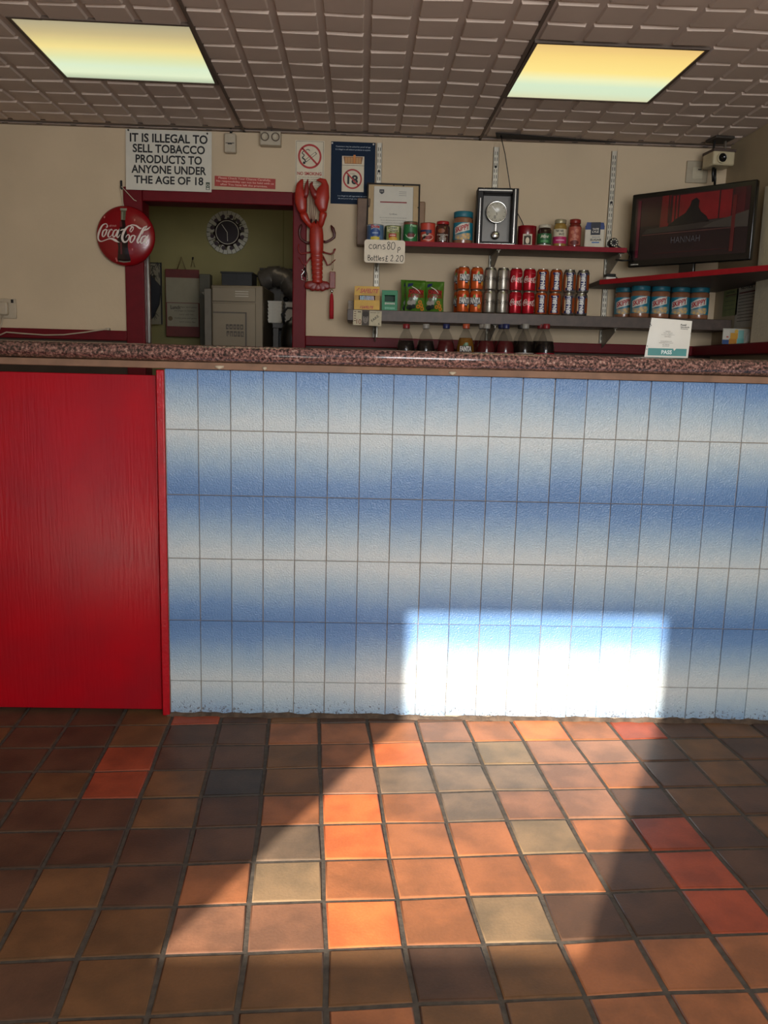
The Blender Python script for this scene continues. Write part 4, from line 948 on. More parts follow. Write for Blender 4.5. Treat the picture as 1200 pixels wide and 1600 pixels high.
for i in range(3): m.text('this is to certify that the premises have been inspected', -.062 + .004 * i, ht * (.43 - .042 * i), .062 - .003 * i, ht * (.45 - .042 * i), mat('#55524c', .6))
for sx in (-hw + .031, hw - .0325): m.rect(sx, f_, sx + .0012, ht - .014, mat('#4a443c', .6))
m.build('lettering', t)
m = MB()
for px_, pz in ((-hw + .008, ht * .62), (hw - .008, ht * .62), (.0, ht - .008), (.045, ht - .009)): m.box((px_ - .003, -.004, pz - .002), (px_ + .003, -.0005, pz + .002), BLACK)
m.build('clips', t)
Y = 1.568; a_ = at(566, 345, Y); ht2 = at(566, 312, Y).z - ZU
t = thing('speaker_box', 'brown wooden box on end at the left end of the red shelf, behind the certificate', 'box', (a_.x + .006, 1.557, ZU)); WB = mat('#6b5443', .6, var=.2, nscale=25)
m = MB(); m.box((-.030, -.03, 0), (.030, .045, ht2), WB, .004); m.build('case', t)
m = MB(); m.box((-.034, .005, .04), (-.030, .03, .13), PW, .001); m.build('side_plate', t)
Y = 1.575; a_ = at(655, 345, Y); ht2 = at(655, 315, Y).z - ZU
t = thing('chopping_board', 'light brown wooden board showing beyond the right of the certificate', 'board', (a_.x, Y, ZU))
m = MB(); m.box((-.05, -.008, 0), (.027, .008, ht2), mat('#8a6c50', .6, var=.2, nscale=25), .006); m.build('board', t)

# price card hanging from the red shelf
Y = YW - .016 - .245; a_ = at(570, 377, Y); b_ = at(632.5, 410, Y); pc = at(601, 393, Y); wd, ht = px_w(63, Y), px_w(34.5, Y)
t = thing('price_card', 'cream rounded card with handwritten prices hanging off the red shelf', 'price card', (pc.x, Y, pc.z))
m = MB(); rr_ = .012; hw, hh = wd / 2, ht / 2; pts = []
for sx, sz, a0 in ((1, 1, 0), (-1, 1, PI / 2), (-1, -1, PI), (1, -1, 1.5 * PI)):
    for k in range(7): pts.append((sx * (hw - rr_) + rr_ * math.cos(a0 + k * PI / 12), sz * (hh - rr_) + rr_ * math.sin(a0 + k * PI / 12)))
m.prism(pts, 0, .003, mat('#d9cbb4', .5)); m.build('card', t)
m = MB(); m.flatface = True
def hand(strokes, x0, z0, s_, w_=.0028):
    for st in strokes: m.stroke([(x0 + a * s_, z0 + bq * s_, w_) for a, bq in st], mat('#2a211d', .6), 0, 5)
HW = {'c': ([[(.8, .8), (.4, 1), (.05, .6), (.2, .1), (.8, .1)]], 1.0), 'a': ([[(.8, .9), (.3, 1), (.05, .5), (.3, 0), (.75, .5), (.8, .95), (.85, .2), (1, 0)]], 1.15), 'n': ([[(.1, 1), (.1, 0)], [(.1, .6), (.5, 1), (.8, .7), (.85, 0)]], 1.1), 's': ([[(.75, .95), (.3, 1), (.15, .7), (.6, .45), (.65, .1), (.1, .02)]], .95),
      '8': ([[(.7, 1.7), (.3, 1.8), (.15, 1.4), (.6, .9), (.75, .3), (.4, 0), (.1, .3), (.3, .9), (.75, 1.5), (.7, 1.7)]], 1.0), '0': ([[(.6, 1.8), (.2, 1.5), (.08, .8), (.3, .05), (.8, .1), (1.05, .9), (.9, 1.6), (.6, 1.8)]], 1.25), 'p': ([[(.1, .9), (.05, -.5)], [(.08, .7), (.5, 1), (.7, .6), (.4, .2), (.1, .3)]], .9),
      'B': ([[(.1, 1.7), (.1, 0)], [(.1, 1.6), (.6, 1.6), (.6, 1.1), (.15, .9), (.8, .7), (.7, .1), (.05, 0)]], 1.0), 'o': ([[(.4, 1), (.05, .5), (.35, 0), (.75, .5), (.4, 1)]], .9), 't': ([[(.3, 1.7), (.3, .1), (.6, 0)], [(0, 1.1), (.65, 1.15)]], .72), 'l': ([[(.2, 1.7), (.2, 0)]], .45), 'e': ([[(.1, .5), (.7, .6), (.4, 1), (.05, .5), (.35, 0), (.8, .2)]], .95), ' ': ([], .8),
      'L': ([[(.8, 1.5), (.5, 1.75), (.3, 1.4), (.35, .6), (.1, 0), (.9, .05)], [(.05, .8), (.7, .85)]], 1.2), '2': ([[(.1, 1.4), (.45, 1.75), (.7, 1.3), (.4, .6), (.05, .05), (.85, .1)]], 1.15), '.': ([[(.1, .1), (.18, .0)]], .5)}
def write(tx, x, z, s_):
    for ch in tx: st, adv = HW[ch]; hand(st, x, z, s_); x += adv * s_
    return x
write('cans', -hw + .020, .010, .0185); write('80', .010, .010, .0175); write('p', .058, .004, .017)
write('Bottles', -hw + .016, -.040, .0135); write('L', .004, -.042, .0135); write('2.20', .027, -.041, .0150)
m.build('handwriting', t)

# ---- lower shelf
Y = 1.405; zb = ZL
x = spot(573, 484, Y); wd, ht = px_w(40, Y), px_w(36, Y)
t = thing('lighter_display', 'yellow cardboard lighter display box at the left of the grey shelf', 'display box', (x, Y, zb)); YE = mat('#c89a1e', .5, var=.1); YED = mat('#a87c16', .5)
hw = wd / 2
m = MB(); m.box((-hw, -.012, 0), (hw, .06, ht * .42), YE, .001); m.box((-hw, .05, ht * .4), (hw, .055, ht * .64), YED); m.box((-hw, -.004, ht * .40), (-hw * .64, .05, ht * .66), YED); m.box((hw * .64, -.004, ht * .40), (hw, .05, ht * .66), YED); m.prism([(-hw, ht * .62), (hw, ht * .62), (hw * .96, ht), (-hw * .96, ht)], -.006, .02, YE); m.build('carton', t)
m = MB(); m.flatface = True; RL = mat('#a8261c', .5); m.map = lambda x, z, l: (x, -.0128 - .0004 * l, z) if z < ht * .5 else (x, -.0068 - .0004 * l, z)
m.text('SAFELITE', -hw * .52, ht * .72, hw * .86, ht * .90, RL, 1, .03, shear=.3); m.text('SAFELITE', -hw * .38, ht * .05, hw * .5, ht * .17, RL, 1, .03, shear=.3); m.rect(-hw * .5, ht * .675, hw * .7, ht * .69, mat('#7a4a18', .5), 1)
m.poly([(-hw * .85, ht * .8), (-hw * .65, ht * .93), (-hw * .56, ht * .93), (-hw * .78, ht * .8)], RL, 1); m.poly([(-hw * .55, ht * .07), (-hw * .45, ht * .17), (-hw * .4, ht * .17), (-hw * .5, ht * .07)], RL, 1)
m.build('lettering', t)
cols = ['#2a4f66', '#44788a', '#1c1c24', '#1f2c52', '#26365c', '#3a2438', '#5a2430']
lt = None
for k in range(7):
    x2 = x - hw * .56 + (k + .5) * hw * 1.12 / 7
    t2 = thing('lighter', 'small %s lighter in the yellow display box, %s from the left' % (['blue', 'pale blue', 'black', 'navy', 'slate blue', 'dark plum', 'dark red'][k], ORD[k]), 'lighter', (x2, Y + .018, zb + ht * .30), 0, 'lighters in the yellow box')
    m = MB(); m.box((-.0055, -.006, 0), (.0055, .006, ht * .34), mat(cols[k], .25), .002); m.build('body', t2)
    m = MB(); m.box((-.005, -.005, ht * .34), (.005, .005, ht * .40), STEEL, .001); m.build('cap', t2)
x = spot(608.5, 485, Y); wd, ht = px_w(24.5, Y), px_w(31, Y)
t = thing('filter_carton', 'small green carton with a dark opening on the grey shelf', 'carton', (x, Y, zb), -.05); GN = mat('#12794c', .5)
hw = wd / 2
m = MB(); m.box((-hw, -.008, 0), (hw, .05, ht * .44), GN, .001); m.box((-hw, -.008, ht * .76), (hw, .05, ht), GN, .001); m.box((-hw, -.008, ht * .44), (-hw * .64, .05, ht * .76), GN); m.box((hw * .68, -.008, ht * .44), (hw, .05, ht * .76), GN); m.box((-hw, .03, ht * .44), (hw, .05, ht * .76), mat('#0c3a26', .6)); m.build('carton', t)
m = MB(); m.flatface = True; m.map = lambda x, z, l: (x, -.0086 - .0004 * l, z); m.text('SWAN', -hw * .62, ht * .30, hw * .64, ht * .40, LBW, 0, .03); m.text('SWAN', -hw * .62, ht * .07, hw * .64, ht * .18, mat('#7fc0a0', .5), 0, .03); m.build('lettering', t)
t = thing('paper_stack', 'small stack of pale booklets behind the yellow lighter box', 'booklets', (spot(550, 482, 1.49), 1.49, zb))
m = MB()
m.box((-.018, -.02, 0), (.02, .02, .046), mat('#8f8478', .7, var=.3, nscale=200), .002); m.build('pages', t)

def crisps(x, Y, wd, ht, label, rot, tilt):
    t = thing('crisp_bag', label, 'crisp packet', (x, Y, zb), rot, 'green crisp packets'); t.rotation_euler = (tilt, 0, rot)
    CG = mat('#4a7423', .28, var=.3, nscale=14, bump=.6, bscale=35, coat=.3)
    m = MB(); nx, nz = 14, 16; front, back = [], []
    for j in range(nz + 1):
        v = j / nz; rf, rb = [], []
        for i in range(nx + 1):
            u = i / nx; puff = (math.sin(PI * min(max((u - .02) / .96, 0), 1)) ** .55) * (math.sin(PI * min(max((v - .06) / .88, 0), 1)) ** .6) * .024
            cr = .0016 * math.sin(u * 23 + v * 9) * math.sin(v * 17 + 1.3) * (1 if 0 < i < nx else .3)
            px_ = (u - .5) * wd * (1 - .05 * math.sin(PI * v)); pz = v * ht
            rf.append(m.V((px_, -puff - .001 + cr, pz))); rb.append(m.V((px_, puff * .7 + .001, pz)))
        front.append(rf); back.append(rb)
    for j in range(nz):
        mm_ = CG
        for i in range(nx):
            m.face([front[j][i], front[j][i + 1], front[j + 1][i + 1], front[j + 1][i]], mm_, True); m.face([back[j][i], back[j + 1][i], back[j + 1][i + 1], back[j][i + 1]], mm_, True)
    for j in range(nz): m.face([front[j][0], front[j + 1][0], back[j + 1][0], back[j][0]], CG); m.face([front[j][nx], back[j][nx], back[j + 1][nx], front[j + 1][nx]], CG)
    for i in range(nx): m.face([front[nz][i], front[nz][i + 1], back[nz][i + 1], back[nz][i]], CG); m.face([front[0][i], back[0][i], back[0][i + 1], front[0][i + 1]], CG)
    m.build('bag', t)
    m = MB(); m.flatface = True
    def mp(x_, z_, l):
        u, v = x_ / wd + .5, z_ / ht; puff = (math.sin(PI * min(max((u - .02) / .96, 0), 1)) ** .55) * (math.sin(PI * min(max((v - .06) / .88, 0), 1)) ** .6) * .024
        return (x_, -puff - .0035 - .0006 * l, z_)
    m.map = mp
    def disc2(cx_, cz_, rx, rz, mt, l): m.disc(cx_, cz_, rx, mt, l, rz=rz, seg=16)
    m.text('ONION', -wd * .33, ht * .56, wd * .36, ht * .70, mat('#a3201c', .35), 3, .03); m.text('RINGS', -wd * .36, ht * .44, wd * .40, ht * .555, mat('#8a1a18', .35), 3, .03)
    m.stroke([(-wd * .34, ht * .64, ht * .16), (0, ht * .65, ht * .17), (wd * .36, ht * .61, ht * .14)], mat('#5a1d12', .4), 1, 6)
    disc2(-wd * .20, ht * .28, wd * .20, ht * .10, mat('#9a968c', .4), 1); disc2(-wd * .23, ht * .40, wd * .09, ht * .07, mat('#6f6a5e', .4), 2); disc2(-wd * .28, ht * .13, wd * .15, ht * .085, mat('#20261f', .4), 2); disc2(-wd * .1, ht * .16, wd * .1, ht * .07, mat('#2c3330', .4), 3)
    for a, bq in ((.12, .16), (.27, .20), (.2, .30), (.32, .1)):
        m.ring(wd * a, ht * bq, wd * .035, wd * .095, mat('#c27a26', .4), 3, seg=14)
    m.poly([(-wd * .40, ht * .78), (-wd * .16, ht * .84), (-wd * .12, ht * .93), (-wd * .36, ht * .90)], mat('#26305c', .4), 2)
    m.stroke([(-wd * .2, ht * .80, .003), (wd * .05, ht * .70, .004), (wd * .2, ht * .58, .001)], LBW, 4)
    m.build('printed_design', t)
    return t
Yc = 1.43
crisps(spot(645, 486, Yc + .05), Yc + .055, px_w(40, Yc), px_w(50, Yc), 'green crisp packet half hidden behind the left onion ring packet', .12, -.05)
crisps(spot(648.5, 486, Yc), Yc, px_w(33, Yc), px_w(47, Yc), 'left green onion ring crisp packet in front, beside the green carton', .04, -.05)
crisps(spot(678, 487, Yc), Yc, px_w(30, Yc), px_w(47, Yc), 'right green onion ring crisp packet, next to the orange drink cans', -.04, -.05)

# drink cans
CR = .0284; CH = .1035
CANP = [(.70, 0), (.80, .004), (.97, .05), (1.0, .075), (1.0, .865), (.97, .90), (.82, .965), (.80, .985), (.82, .992), (.78, 1.0), (.74, .992), (.72, .968), (.02, .966)]
ALU = mat('#b5b0a8', .28, .95)
def can(name, label, colmat, shoulder, draw, group):
    t = thing(name, label, 'drink can', (0, 0, 0), 0, group)
    m = MB(); m.lathe(body_of(CANP, CR, CH), [ALU, ALU, shoulder, colmat, shoulder, shoulder, ALU, ALU, ALU, ALU, ALU, ALU], seg=30, cap1=False); m.build('can_body', t)
    m = MB(); m.lathe([(.004, 0), (.0085, 0), (.0085, .0016), (.004, .0016)], ALU, (.004, -.006, CH * .968), 12); m.build('ring_pull', t)
    m = MB(); m.flatface = True; m.map = wrap(CR); draw(m); m.build('printed_label', t)
    return t
ORM = mat('#bf5520', .28, .35, var=.15, nscale=40); ORL = mat('#c9601e', .3, .2); SIL = mat('#9d978c', .33, .75); RDM = mat('#a80c20', .25, .35); IRO = mat('#a84c1c', .3, .4); NVY = mat('#141a52', .3, .2); CWH = mat('#d5d2cb', .45)
def d_fanta(m):
    R = CR; m.rect(-R * 1.5, CH * .70, R * 1.5, CH * .80, mat('#b03516', .3, .3), 0)
    m.poly([(-R * .35, CH * .64), (-R * .2, CH * .76), (R * .0, CH * .82), (R * .22, CH * .72), (R * .1, CH * .64)], mat('#7f9a52', .4), 1)
    m.poly([(-R * .95, CH * .38), (-R * .9, CH * .66), (R * .95, CH * .69), (R * 1.02, CH * .40), (R * .5, CH * .36), (R * .45, CH * .28), (R * .0, CH * .28), (-R * .05, CH * .37)], mat('#11152c', .4), 2)
    m.text('FANTA', -R * .9, CH * .405, R * 1.0, CH * .675, CWH, 3, .05); m.rect(-R * .05, CH * .33, R * .4, CH * .37, mat('#bfc4d8', .4), 3)
    m.disc(R * .75, CH * .3, R * .3, mat('#c98a2e', .4), 1, rz=CH * .1)
def d_diet(m):
    R = CR; D = mat('#2a211f', .4)
    m.text('Diet', -R * 1.15, CH * .42, R * .25, CH * .62, D, 1, -.005, shear=.45); script(m, R * .28, CH * .38, R * 2.1, CH * .62, D, 1); m.stroke([(-R * 1.2, CH * .38, .0007), (-R * .4, CH * .365, .0012), (R * .2, CH * .38, .0006)], D, 1)
def d_coke(m):
    R = CR; script(m, -R * 1.15, CH * .36, R * 2.05, CH * .66, CWH, 1); m.text('Original Taste', R * .1, CH * .76, R * .8, CH * .79, mat('#d88a92', .4), 1)
def d_bru(orange):
    def f(m):
        R = CR; m.rect(-R * .62, CH * .10, R * .62, CH * .20, NVY, 0); m.rect(-R * .62, CH * .76, R * .62, CH * .86, NVY, 0); m.rect(-R * .42, CH * .18, R * .46, CH * .80, NVY, 1)
        if not orange: m.rect(-R * .66, CH * .22, -R * .42, CH * .68, mat('#c9b391', .4), 0); m.rect(-R * 1.25, CH * .12, -R * .68, CH * .78, mat('#a5603a', .35, .4), 0); m.rect(R * .64, CH * .14, R * 1.3, CH * .78, IRO, 0)
        m.text('IRN-BRU', -R * .30, CH * .12, R * .38, CH * .84, CWH, 3, .045, rot=90)
    return f
KINDS = [('orange soda can with white lettering', ORM, ORM, d_fanta), ('silver diet cola can with black script', SIL, ALU, d_diet), ('red cola can with white script', RDM, RDM, d_coke), ('orange can with upright white lettering on navy', IRO, IRO, d_bru(True)), ('silver-topped can with upright white lettering on navy', mat('#8f8a86', .3, .8), ALU, d_bru(False))]
protos = []; Yk = 1.425
xs_low = [722.5, 742.7, 763.5, 784, 804, 824.5, 844.5, 865.5, 887, 907]
xs_up = [723.5, 744.5, 765.5, 785.5, 805.5, 826.5, 847, 868, 889, 910]
for row, zc, xl in (('lower', ZL, xs_low), ('upper', ZL + CH, xs_up)):
    for i, px_ in enumerate(xl):
        k = i // 2; d_, cm, sh, dr_ = KINDS[k]
        lab = '%s, %s of its %s row pair' % (d_, ('left', 'right')[i % 2], row)
        x = spot(px_, 488 if row == 'lower' else 452, Yk); rz = (.28, .1, .25, .05, .05)[k] - math.atan2(x - CAM.x, Yk - CAM.y) + (.5 if (row, i) == ('lower', 1) else random.uniform(-.06, .06)) * (-1 if (row, i) == ('lower', 1) else 1)
        if len(protos) <= k:
            t = can('drink_can', lab, cm, sh, dr_, 'stacked drink cans'); protos.append(t); t.location = (x, Yk, zc); t.rotation_euler.z = rz
        else: dup(protos[k], (x, Yk, zc), lab, rz)
for row, zc in (('lower', ZL), ('upper', ZL + CH)):
    dup(protos[0], (spot(720, 470, Yk) + .002, Yk + .064, zc), 'orange soda can in shadow behind the leftmost can, %s row of the stack' % row, -.9)
    if row == 'upper': pass

# peanut butter jars at the right of the grey shelf
first = None
for i, (px_, Yj, n) in enumerate(((974, 1.53, 'first'), (999, 1.43, 'second'), (1030, 1.43, 'third'), (1061, 1.44, 'fourth'), (1091, 1.43, 'fifth'))):
    lab = 'peanut butter jar with turquoise lid on the grey shelf, %s of five from the left' % n
    x = spot(px_, 488, Yj)
    if first is None:
        first = jar('peanut_butter_jar', lab, px_, 28.6, 49, Yj, PBP, (PB, TEAL), d_pb, 1.0, lidz=6, z0=ZL, group='peanut butter jars under the television', pyb=488)
    else: dup(first, (x, Yj, ZL), lab, -math.atan2(x - CAM.x, Yj - CAM.y) * .8)

# banknote pinned to the shelf edge
Y = YW - .016 - .2365; c = at(574, 497, Y); wd, ht = px_w(44.5, Y), px_w(23, Y)
t = thing('banknote', 'old banknote marked FAKE taped to the edge of the grey shelf', 'banknote', (c.x, Y, c.z)); t.rotation_euler.y = .02; hw, hh = wd / 2, ht / 2
m = MB(); m.box((-hw, -.0012, -hh), (hw, 0, hh), mat('#c0b497', .7, var=.08, nscale=40)); m.build('sheet', t)
m = MB(); m.flatface = True; m.map = lambda x, z, l: (x, -.0016 - .0004 * l, z)
m.rect(-hw * .39, -hh, hw * .13, hh, mat('#4c433b', .7)); m.disc(-hw * .13, -hh * .1, hw * .19, mat('#7d746a', .7), 1, rz=hh * .62); m.disc(-hw * .13, hh * .5, hw * .23, mat('#3c342e', .7), 2, rz=hh * .36)
m.rect(-hw * .23, hh * .02, -hw * .16, hh * .10, INK, 3); m.rect(-hw * .10, hh * .02, -hw * .03, hh * .10, INK, 3); m.rect(-hw * .15, -hh * .32, -hw * .11, -hh * .05, mat('#5d544b', .7), 3); m.rect(-hw * .2, -hh * .48, -hw * .06, -hh * .42, mat('#4a3c36', .7), 3)
m.text('10', -hw * .76, -hh * .85, -hw * .42, -hh * .2, mat('#7a3a30', .7), 1)
for i in range(5): m.rect(-hw * .95, hh * (.75 - .3 * i), -hw * .80, hh * (.85 - .3 * i), mat('#5c4038', .7), 1)
m.rect(-hw * .7, hh * .7, -hw * .45, hh * .85, mat('#6a5a4c', .7), 1); m.text('BANK OF', hw * .2, hh * .68, hw * .85, hh * .86, mat('#4a443c', .7), 1); m.text('6', hw * .78, -hh * .85, hw * .88, -hh * .5, INK, 1)
vs, fs = glyphs('FAKE', .01); W0 = max(v[0] for v in vs); H0 = max(v[1] for v in vs); o = []
for a, bq in vs:
    u, v = (a / W0 - .5) * hw * .62, (bq / H0 - .5) * hh * .34; ca2, sa2 = math.cos(.72), math.sin(.72); o.append(m.g(hw * .54 + u * ca2 - v * sa2, u * sa2 + v * ca2, 2))
for f in fs: m.face([o[i] for i in f], INK)
m.build('lettering', t)

# drink bottles on the back counter
BZ = .985
CLEAR = clear_mat('clear_bottle', (.045, .035, .03), .22, .10)
COLA = mat('#0d0504', .12, spec=.35); REDD = mat('#5a0c14', .14, spec=.35); ORD_ = mat('#8a5a10', .15, coat=.4)
BP = [(.038, 0), (.0410, .006), (.0415, .03), (.0415, .212), (.0400, .230), (.034, .256), (.025, .280), (.0155, .298), (.0125, .304), (.0125, .314)]
def bottle(px_, Y, label, liq, capm, lablm, tx=None, fill=.255, grp='big drink bottles under the shelf'):
    c = at(px_, 509, Y); H = c.z + .008 - BZ; k = H / .330
    t = thing('drink_bottle', label, 'bottle', (c.x, Y, BZ), -math.atan2(c.x - CAM.x, Y - CAM.y), grp)
    m = MB(); m.lathe([(r, z * k) for r, z in BP], CLEAR, seg=30); m.build('bottle_shell', t)
    pr = [(r * .955, z * k + .001) for r, z in BP if z < fill]
    for (ra, za), (rb, zb_) in zip(BP, BP[1:]):
        if za < fill <= zb_: pr.append(((ra + (rb - ra) * (fill - za) / (zb_ - za)) * .955, fill * k))
    m = MB(); m.lathe(pr, liq, seg=30); m.build('drink', t)
    m = MB(); m.lathe([(.0150, .309 * k), (.0155, .311 * k), (.0155, .328 * k), (.014, .330 * k)], capm, seg=24); m.build('cap', t)
    m = MB(); m.lathe([(.0418, .10 * k), (.0420, .102 * k), (.0420, .203 * k), (.0418, .205 * k)], lablm, seg=30, cap0=False, cap1=False); l = m.build('label_sleeve', t)
    if tx:
        m = MB(); m.flatface = True; m.map = wrap(.0422); m.poly([(-.016, .230 * k), (.0, .247 * k), (.012, .246 * k), (.014, .230 * k)], mat('#3f6a34', .4), 0); m.rect(-.026, .205 * k, .030, .233 * k, INK, 1); m.text(tx, -.024, .208 * k, .028, .231 * k, CWH, 3, .05); m.build('lettering', l)
    return t
RC, BC, WC, OC, DC = mat('#7a1820', .4), mat('#16204e', .4), mat('#8d8880', .4), mat('#a8482a', .4), mat('#2a2624', .4)
bottle(635, 1.27, 'cola bottle with red cap, leftmost bottle on the back counter', COLA, RC, mat('#8a1420', .4))
bottle(666, 1.27, 'cola bottle with silver cap, second bottle from the left', COLA, WC, mat('#a09a90', .4))
bottle(697.5, 1.27, 'red drink bottle with blue cap, left of the orange drink bottle', REDD, BC, mat('#7a2430', .4))
bottle(728.5, 1.27, 'orange drink bottle with orange cap and white lettering', ORD_, OC, mat('#a8541c', .4), 'FANTA', .268)
bottle(761, 1.27, 'red drink bottle with grey cap, right of the orange drink bottle', REDD, WC, mat('#8a8a8a', .4))
bottle(791, 1.27, 'red drink bottle with blue cap, below the middle of the can stack', REDD, BC, mat('#7a2430', .4))
bottle(821.5, 1.27, 'cola bottle with silver cap, second bottle from the right', COLA, WC, mat('#a09a90', .4))
bottle(854, 1.27, 'cola bottle with red cap, rightmost bottle on the back counter', COLA, RC, mat('#8a1420', .4))
for px_, n, lq, cm in ((753.5, 'behind the red drink bottle right of the orange one', REDD, WC), (784, 'behind the red drink bottle below the can stack', REDD, BC), (814.5, 'behind the silver-capped cola bottle second from the right', COLA, DC), (845, 'behind the rightmost cola bottle', COLA, RC)):
    bottle(px_, 1.385, 'drink bottle mostly hidden ' + n, lq, cm, mat('#4a2a28', .4))

# ================================================================== KITCHEN BEYOND THE DOORWAY
YK = 3.0
zl = at(420, 419, YK - .02).z
m = MB(); m.box((-.06, YK - .02, .0), (.75, YK, zl), mat('#4b443c', .4, .3, var=.15, nscale=9), .002); m.box((-.065, YK - .028, zl - .012), (.75, YK, zl), mat('#2f2823', .6)); m.build('wall_kitchen_lower', kind='structure')
m = MB()
for px_ in (443,): 
    x = at(px_, 360, YK - .002).x; m.box((x - .0025, YK - .003, zl), (x + .0025, YK, 2.4), mat('#6d6636', .8))
m.build('trim_5', kind='structure')
# sunburst wall clock
c = at(355, 363, YK - .02); RK = .132
t = thing('wall_clock', 'round mirror-rimmed wall clock with dark purple face in the kitchen', 'clock', (c.x, YK - .002, c.z))
m = MB(); n = 28
for k in range(n):
    a0, a1 = 2 * PI * (k + .06) / n, 2 * PI * (k + .94) / n
    r0, r1 = RK * .62, RK * (1 - .015 * (k % 2))
    pts = [(r * math.cos(a), r * math.sin(a)) for r, a in ((r0, a0), (r1, a0), (r1, a1), (r0, a1))]
    m.prism(pts, -.010 - .004 * (k % 2), -.002, mat('#b5b1a2', .3, .55))
m.build('mirror_rim', t)
m = MB(); m.lathe([(RK * .98, 0), (RK * .98, .006), (RK * .64, .014), (RK * .64, .010), (.001, .010)], [mat('#4d4a3c', .4, .5), mat('#4d4a3c', .4, .5), CHROME, mat('#241019', .3)], seg=40, cap1=False); o = m.build('dial', t); o.rotation_euler = (PI / 2, 0, 0)
m = MB(); m.flatface = True; m.map = lambda x, z, l: (x, -.0155 - .0006 * l, z); m.step = 1
for k in range(12):
    a = k * PI / 6 + PI / 12; x_, z_ = RK * .74 * math.cos(a), RK * .74 * math.sin(a); m.disc(x_, z_, RK * .095, mat('#2b1220', .35), 0, seg=10)
    a = k * PI / 6; m.line(RK * .68 * math.cos(a), RK * .68 * math.sin(a), RK * .84 * math.cos(a), RK * .84 * math.sin(a), .007, mat('#a8a08c', .3), 1)
m.ring(0, 0, RK * .52, RK * .555, mat('#b8b2a0', .3), 1); m.disc(0, 0, RK * .52, mat('#1f0f18', .35), 0)
m.line(0, 0, -RK * .26, RK * .36, .0035, mat('#c8c2b4', .4), 2); m.line(0, 0, .002, -RK * .40, .0035, mat('#c8c2b4', .4), 2); m.text('12', -.010, RK * .68, .014, RK * .84, mat('#b8b0a0', .4), 2, .03)
m.build('hands_and_hours', t)
m = MB(); m.tube([(-.012, -.004, RK - .003), (.0, -.004, RK + .022), (.012, -.004, RK - .003)], .0018, mat('#8a7a4a', .5), 6); m.build('hanger', t)

# steel cabinet
Y = 2.35; a_, b_ = at(331, 446, Y), at(408, 446, Y); zt = at(370, 446, Y).z; x0, x1 = a_.x - .005, b_.x + .012
ST = mat('#857863', .45, .45, var=.06, nscale=6); STD = mat('#5c5348', .6)
t = thing('steel_cabinet', 'tall dull steel kitchen cabinet with a panelled door and vent slots', 'cabinet', ((x0 + x1) / 2, Y, 0), -.04)
hw = (x1 - x0) / 2
m = MB(); m.box((-hw, 0, .05), (hw, .45, zt), ST, .006); m.build('carcass', t)
m = MB(); m.box((-hw - .045, .02, .05), (-hw - .004, .44, zt - .02), mat('#756d60', .5, .3), .003); m.build('side_panel', t)
fw = hw * .72
m = MB(); m.box((-hw + .008, -.010, zt - .090), (fw, .0, zt - .012), ST, .003); m.build('drawer', t)
m = MB()
for i in range(3): m.box((fw - .115, -.0125, zt - .036 - i * .013), (fw - .040, -.0095, zt - .031 - i * .013), mat('#b5aa98', .4, .5))
m.build('vent_louvre', t)
m = MB(); m.box((-hw + .008, -.010, .12), (fw, 0, zt - .098), ST, .003); dd = m.build('cabinet_door', t)
m = MB()
for a, b2 in (((-hw + .012, -.014, zt - .154), (fw - .05, -.009, zt - .147)), ((fw - .058, -.014, .2), (fw - .05, -.009, zt - .154))): m.box(a, b2, STD)
m.build('panel_moulding', dd)
m = MB(); m.flatface = True; m.map = lambda x, z, l: (x, -.0125 - .0006 * l, z); m.step = 1
cz_ = at(368, 516, Y).z; random.seed(11)
for row, (za, zb) in enumerate(((cz_ + .004, cz_ + .032), (cz_ - .036, cz_ - .006))):      # worn, unreadable lettering
    xx = -.062 + .004 * row
    while xx < .03:
        ww = random.uniform(.012, .018); m.rect(xx, za, xx + .005, zb, STD); m.rect(xx, zb - .008, xx + ww, zb, STD); m.rect(xx + ww - .005, za + random.choice((0, .010)), xx + ww, zb, STD)
        if random.random() < .6: m.rect(xx, za, xx + ww, za + .007, STD)
        xx += ww + .005
m.build('lettering', dd)
# black crate on the cabinet
cpx = at(370, 443, 2.5)
t = thing('black_crate', 'black plastic crate standing on top of the steel cabinet', 'crate', (cpx.x + .005, 2.55, zt), -.04)
m = MB(); hw2, hh2 = .088, .088; BK = mat('#171615', .5)
m.box((-hw2 + .006, -.06, 0), (hw2 - .006, .10, .006), BK)
for a, b2 in (((-hw2, -.066, 0), (hw2, -.058, hh2)), ((-hw2, .10, 0), (hw2, .108, hh2)), ((-hw2, -.058, 0), (-hw2 + .008, .10, hh2)), ((hw2 - .008, -.058, 0), (hw2, .10, hh2))): m.box(a, b2, BK, .002)
m.build('box', t)
m = MB(); m.box((-hw2 - .006, -.072, hh2 - .010), (hw2 + .006, .114, hh2), BK, .002); m.box((-.004, -.070, .01), (.004, -.064, hh2 - .01), BK); m.build('rim', t)
# duct
t = thing('flexible_duct', 'silver flexible duct curving along the dark kitchen wall', 'duct', (.10, YK - .15, 0))
m = MB(); DU = mat('#77716a', .4, .5, bump=.8, bscale=60)
pts = [Vector((-.14, .04, 1.62)), Vector((-.06, .02, 1.655)), Vector((.02, 0, 1.63)), Vector((.06, -.01, 1.57)), Vector((.12, -.01, 1.545)), Vector((.22, .0, 1.565)), Vector((.34, .02, 1.58)), Vector((.5, .04, 1.59))]
fine = []
for i in range(len(pts) - 1):
    for k in range(6): fine.append(pts[i].lerp(pts[i + 1], k / 6))
m.tube(fine, [.062 + (.006 if i % 2 else -.004) for i in range(len(fine))], DU, 18); m.build('hose', t)
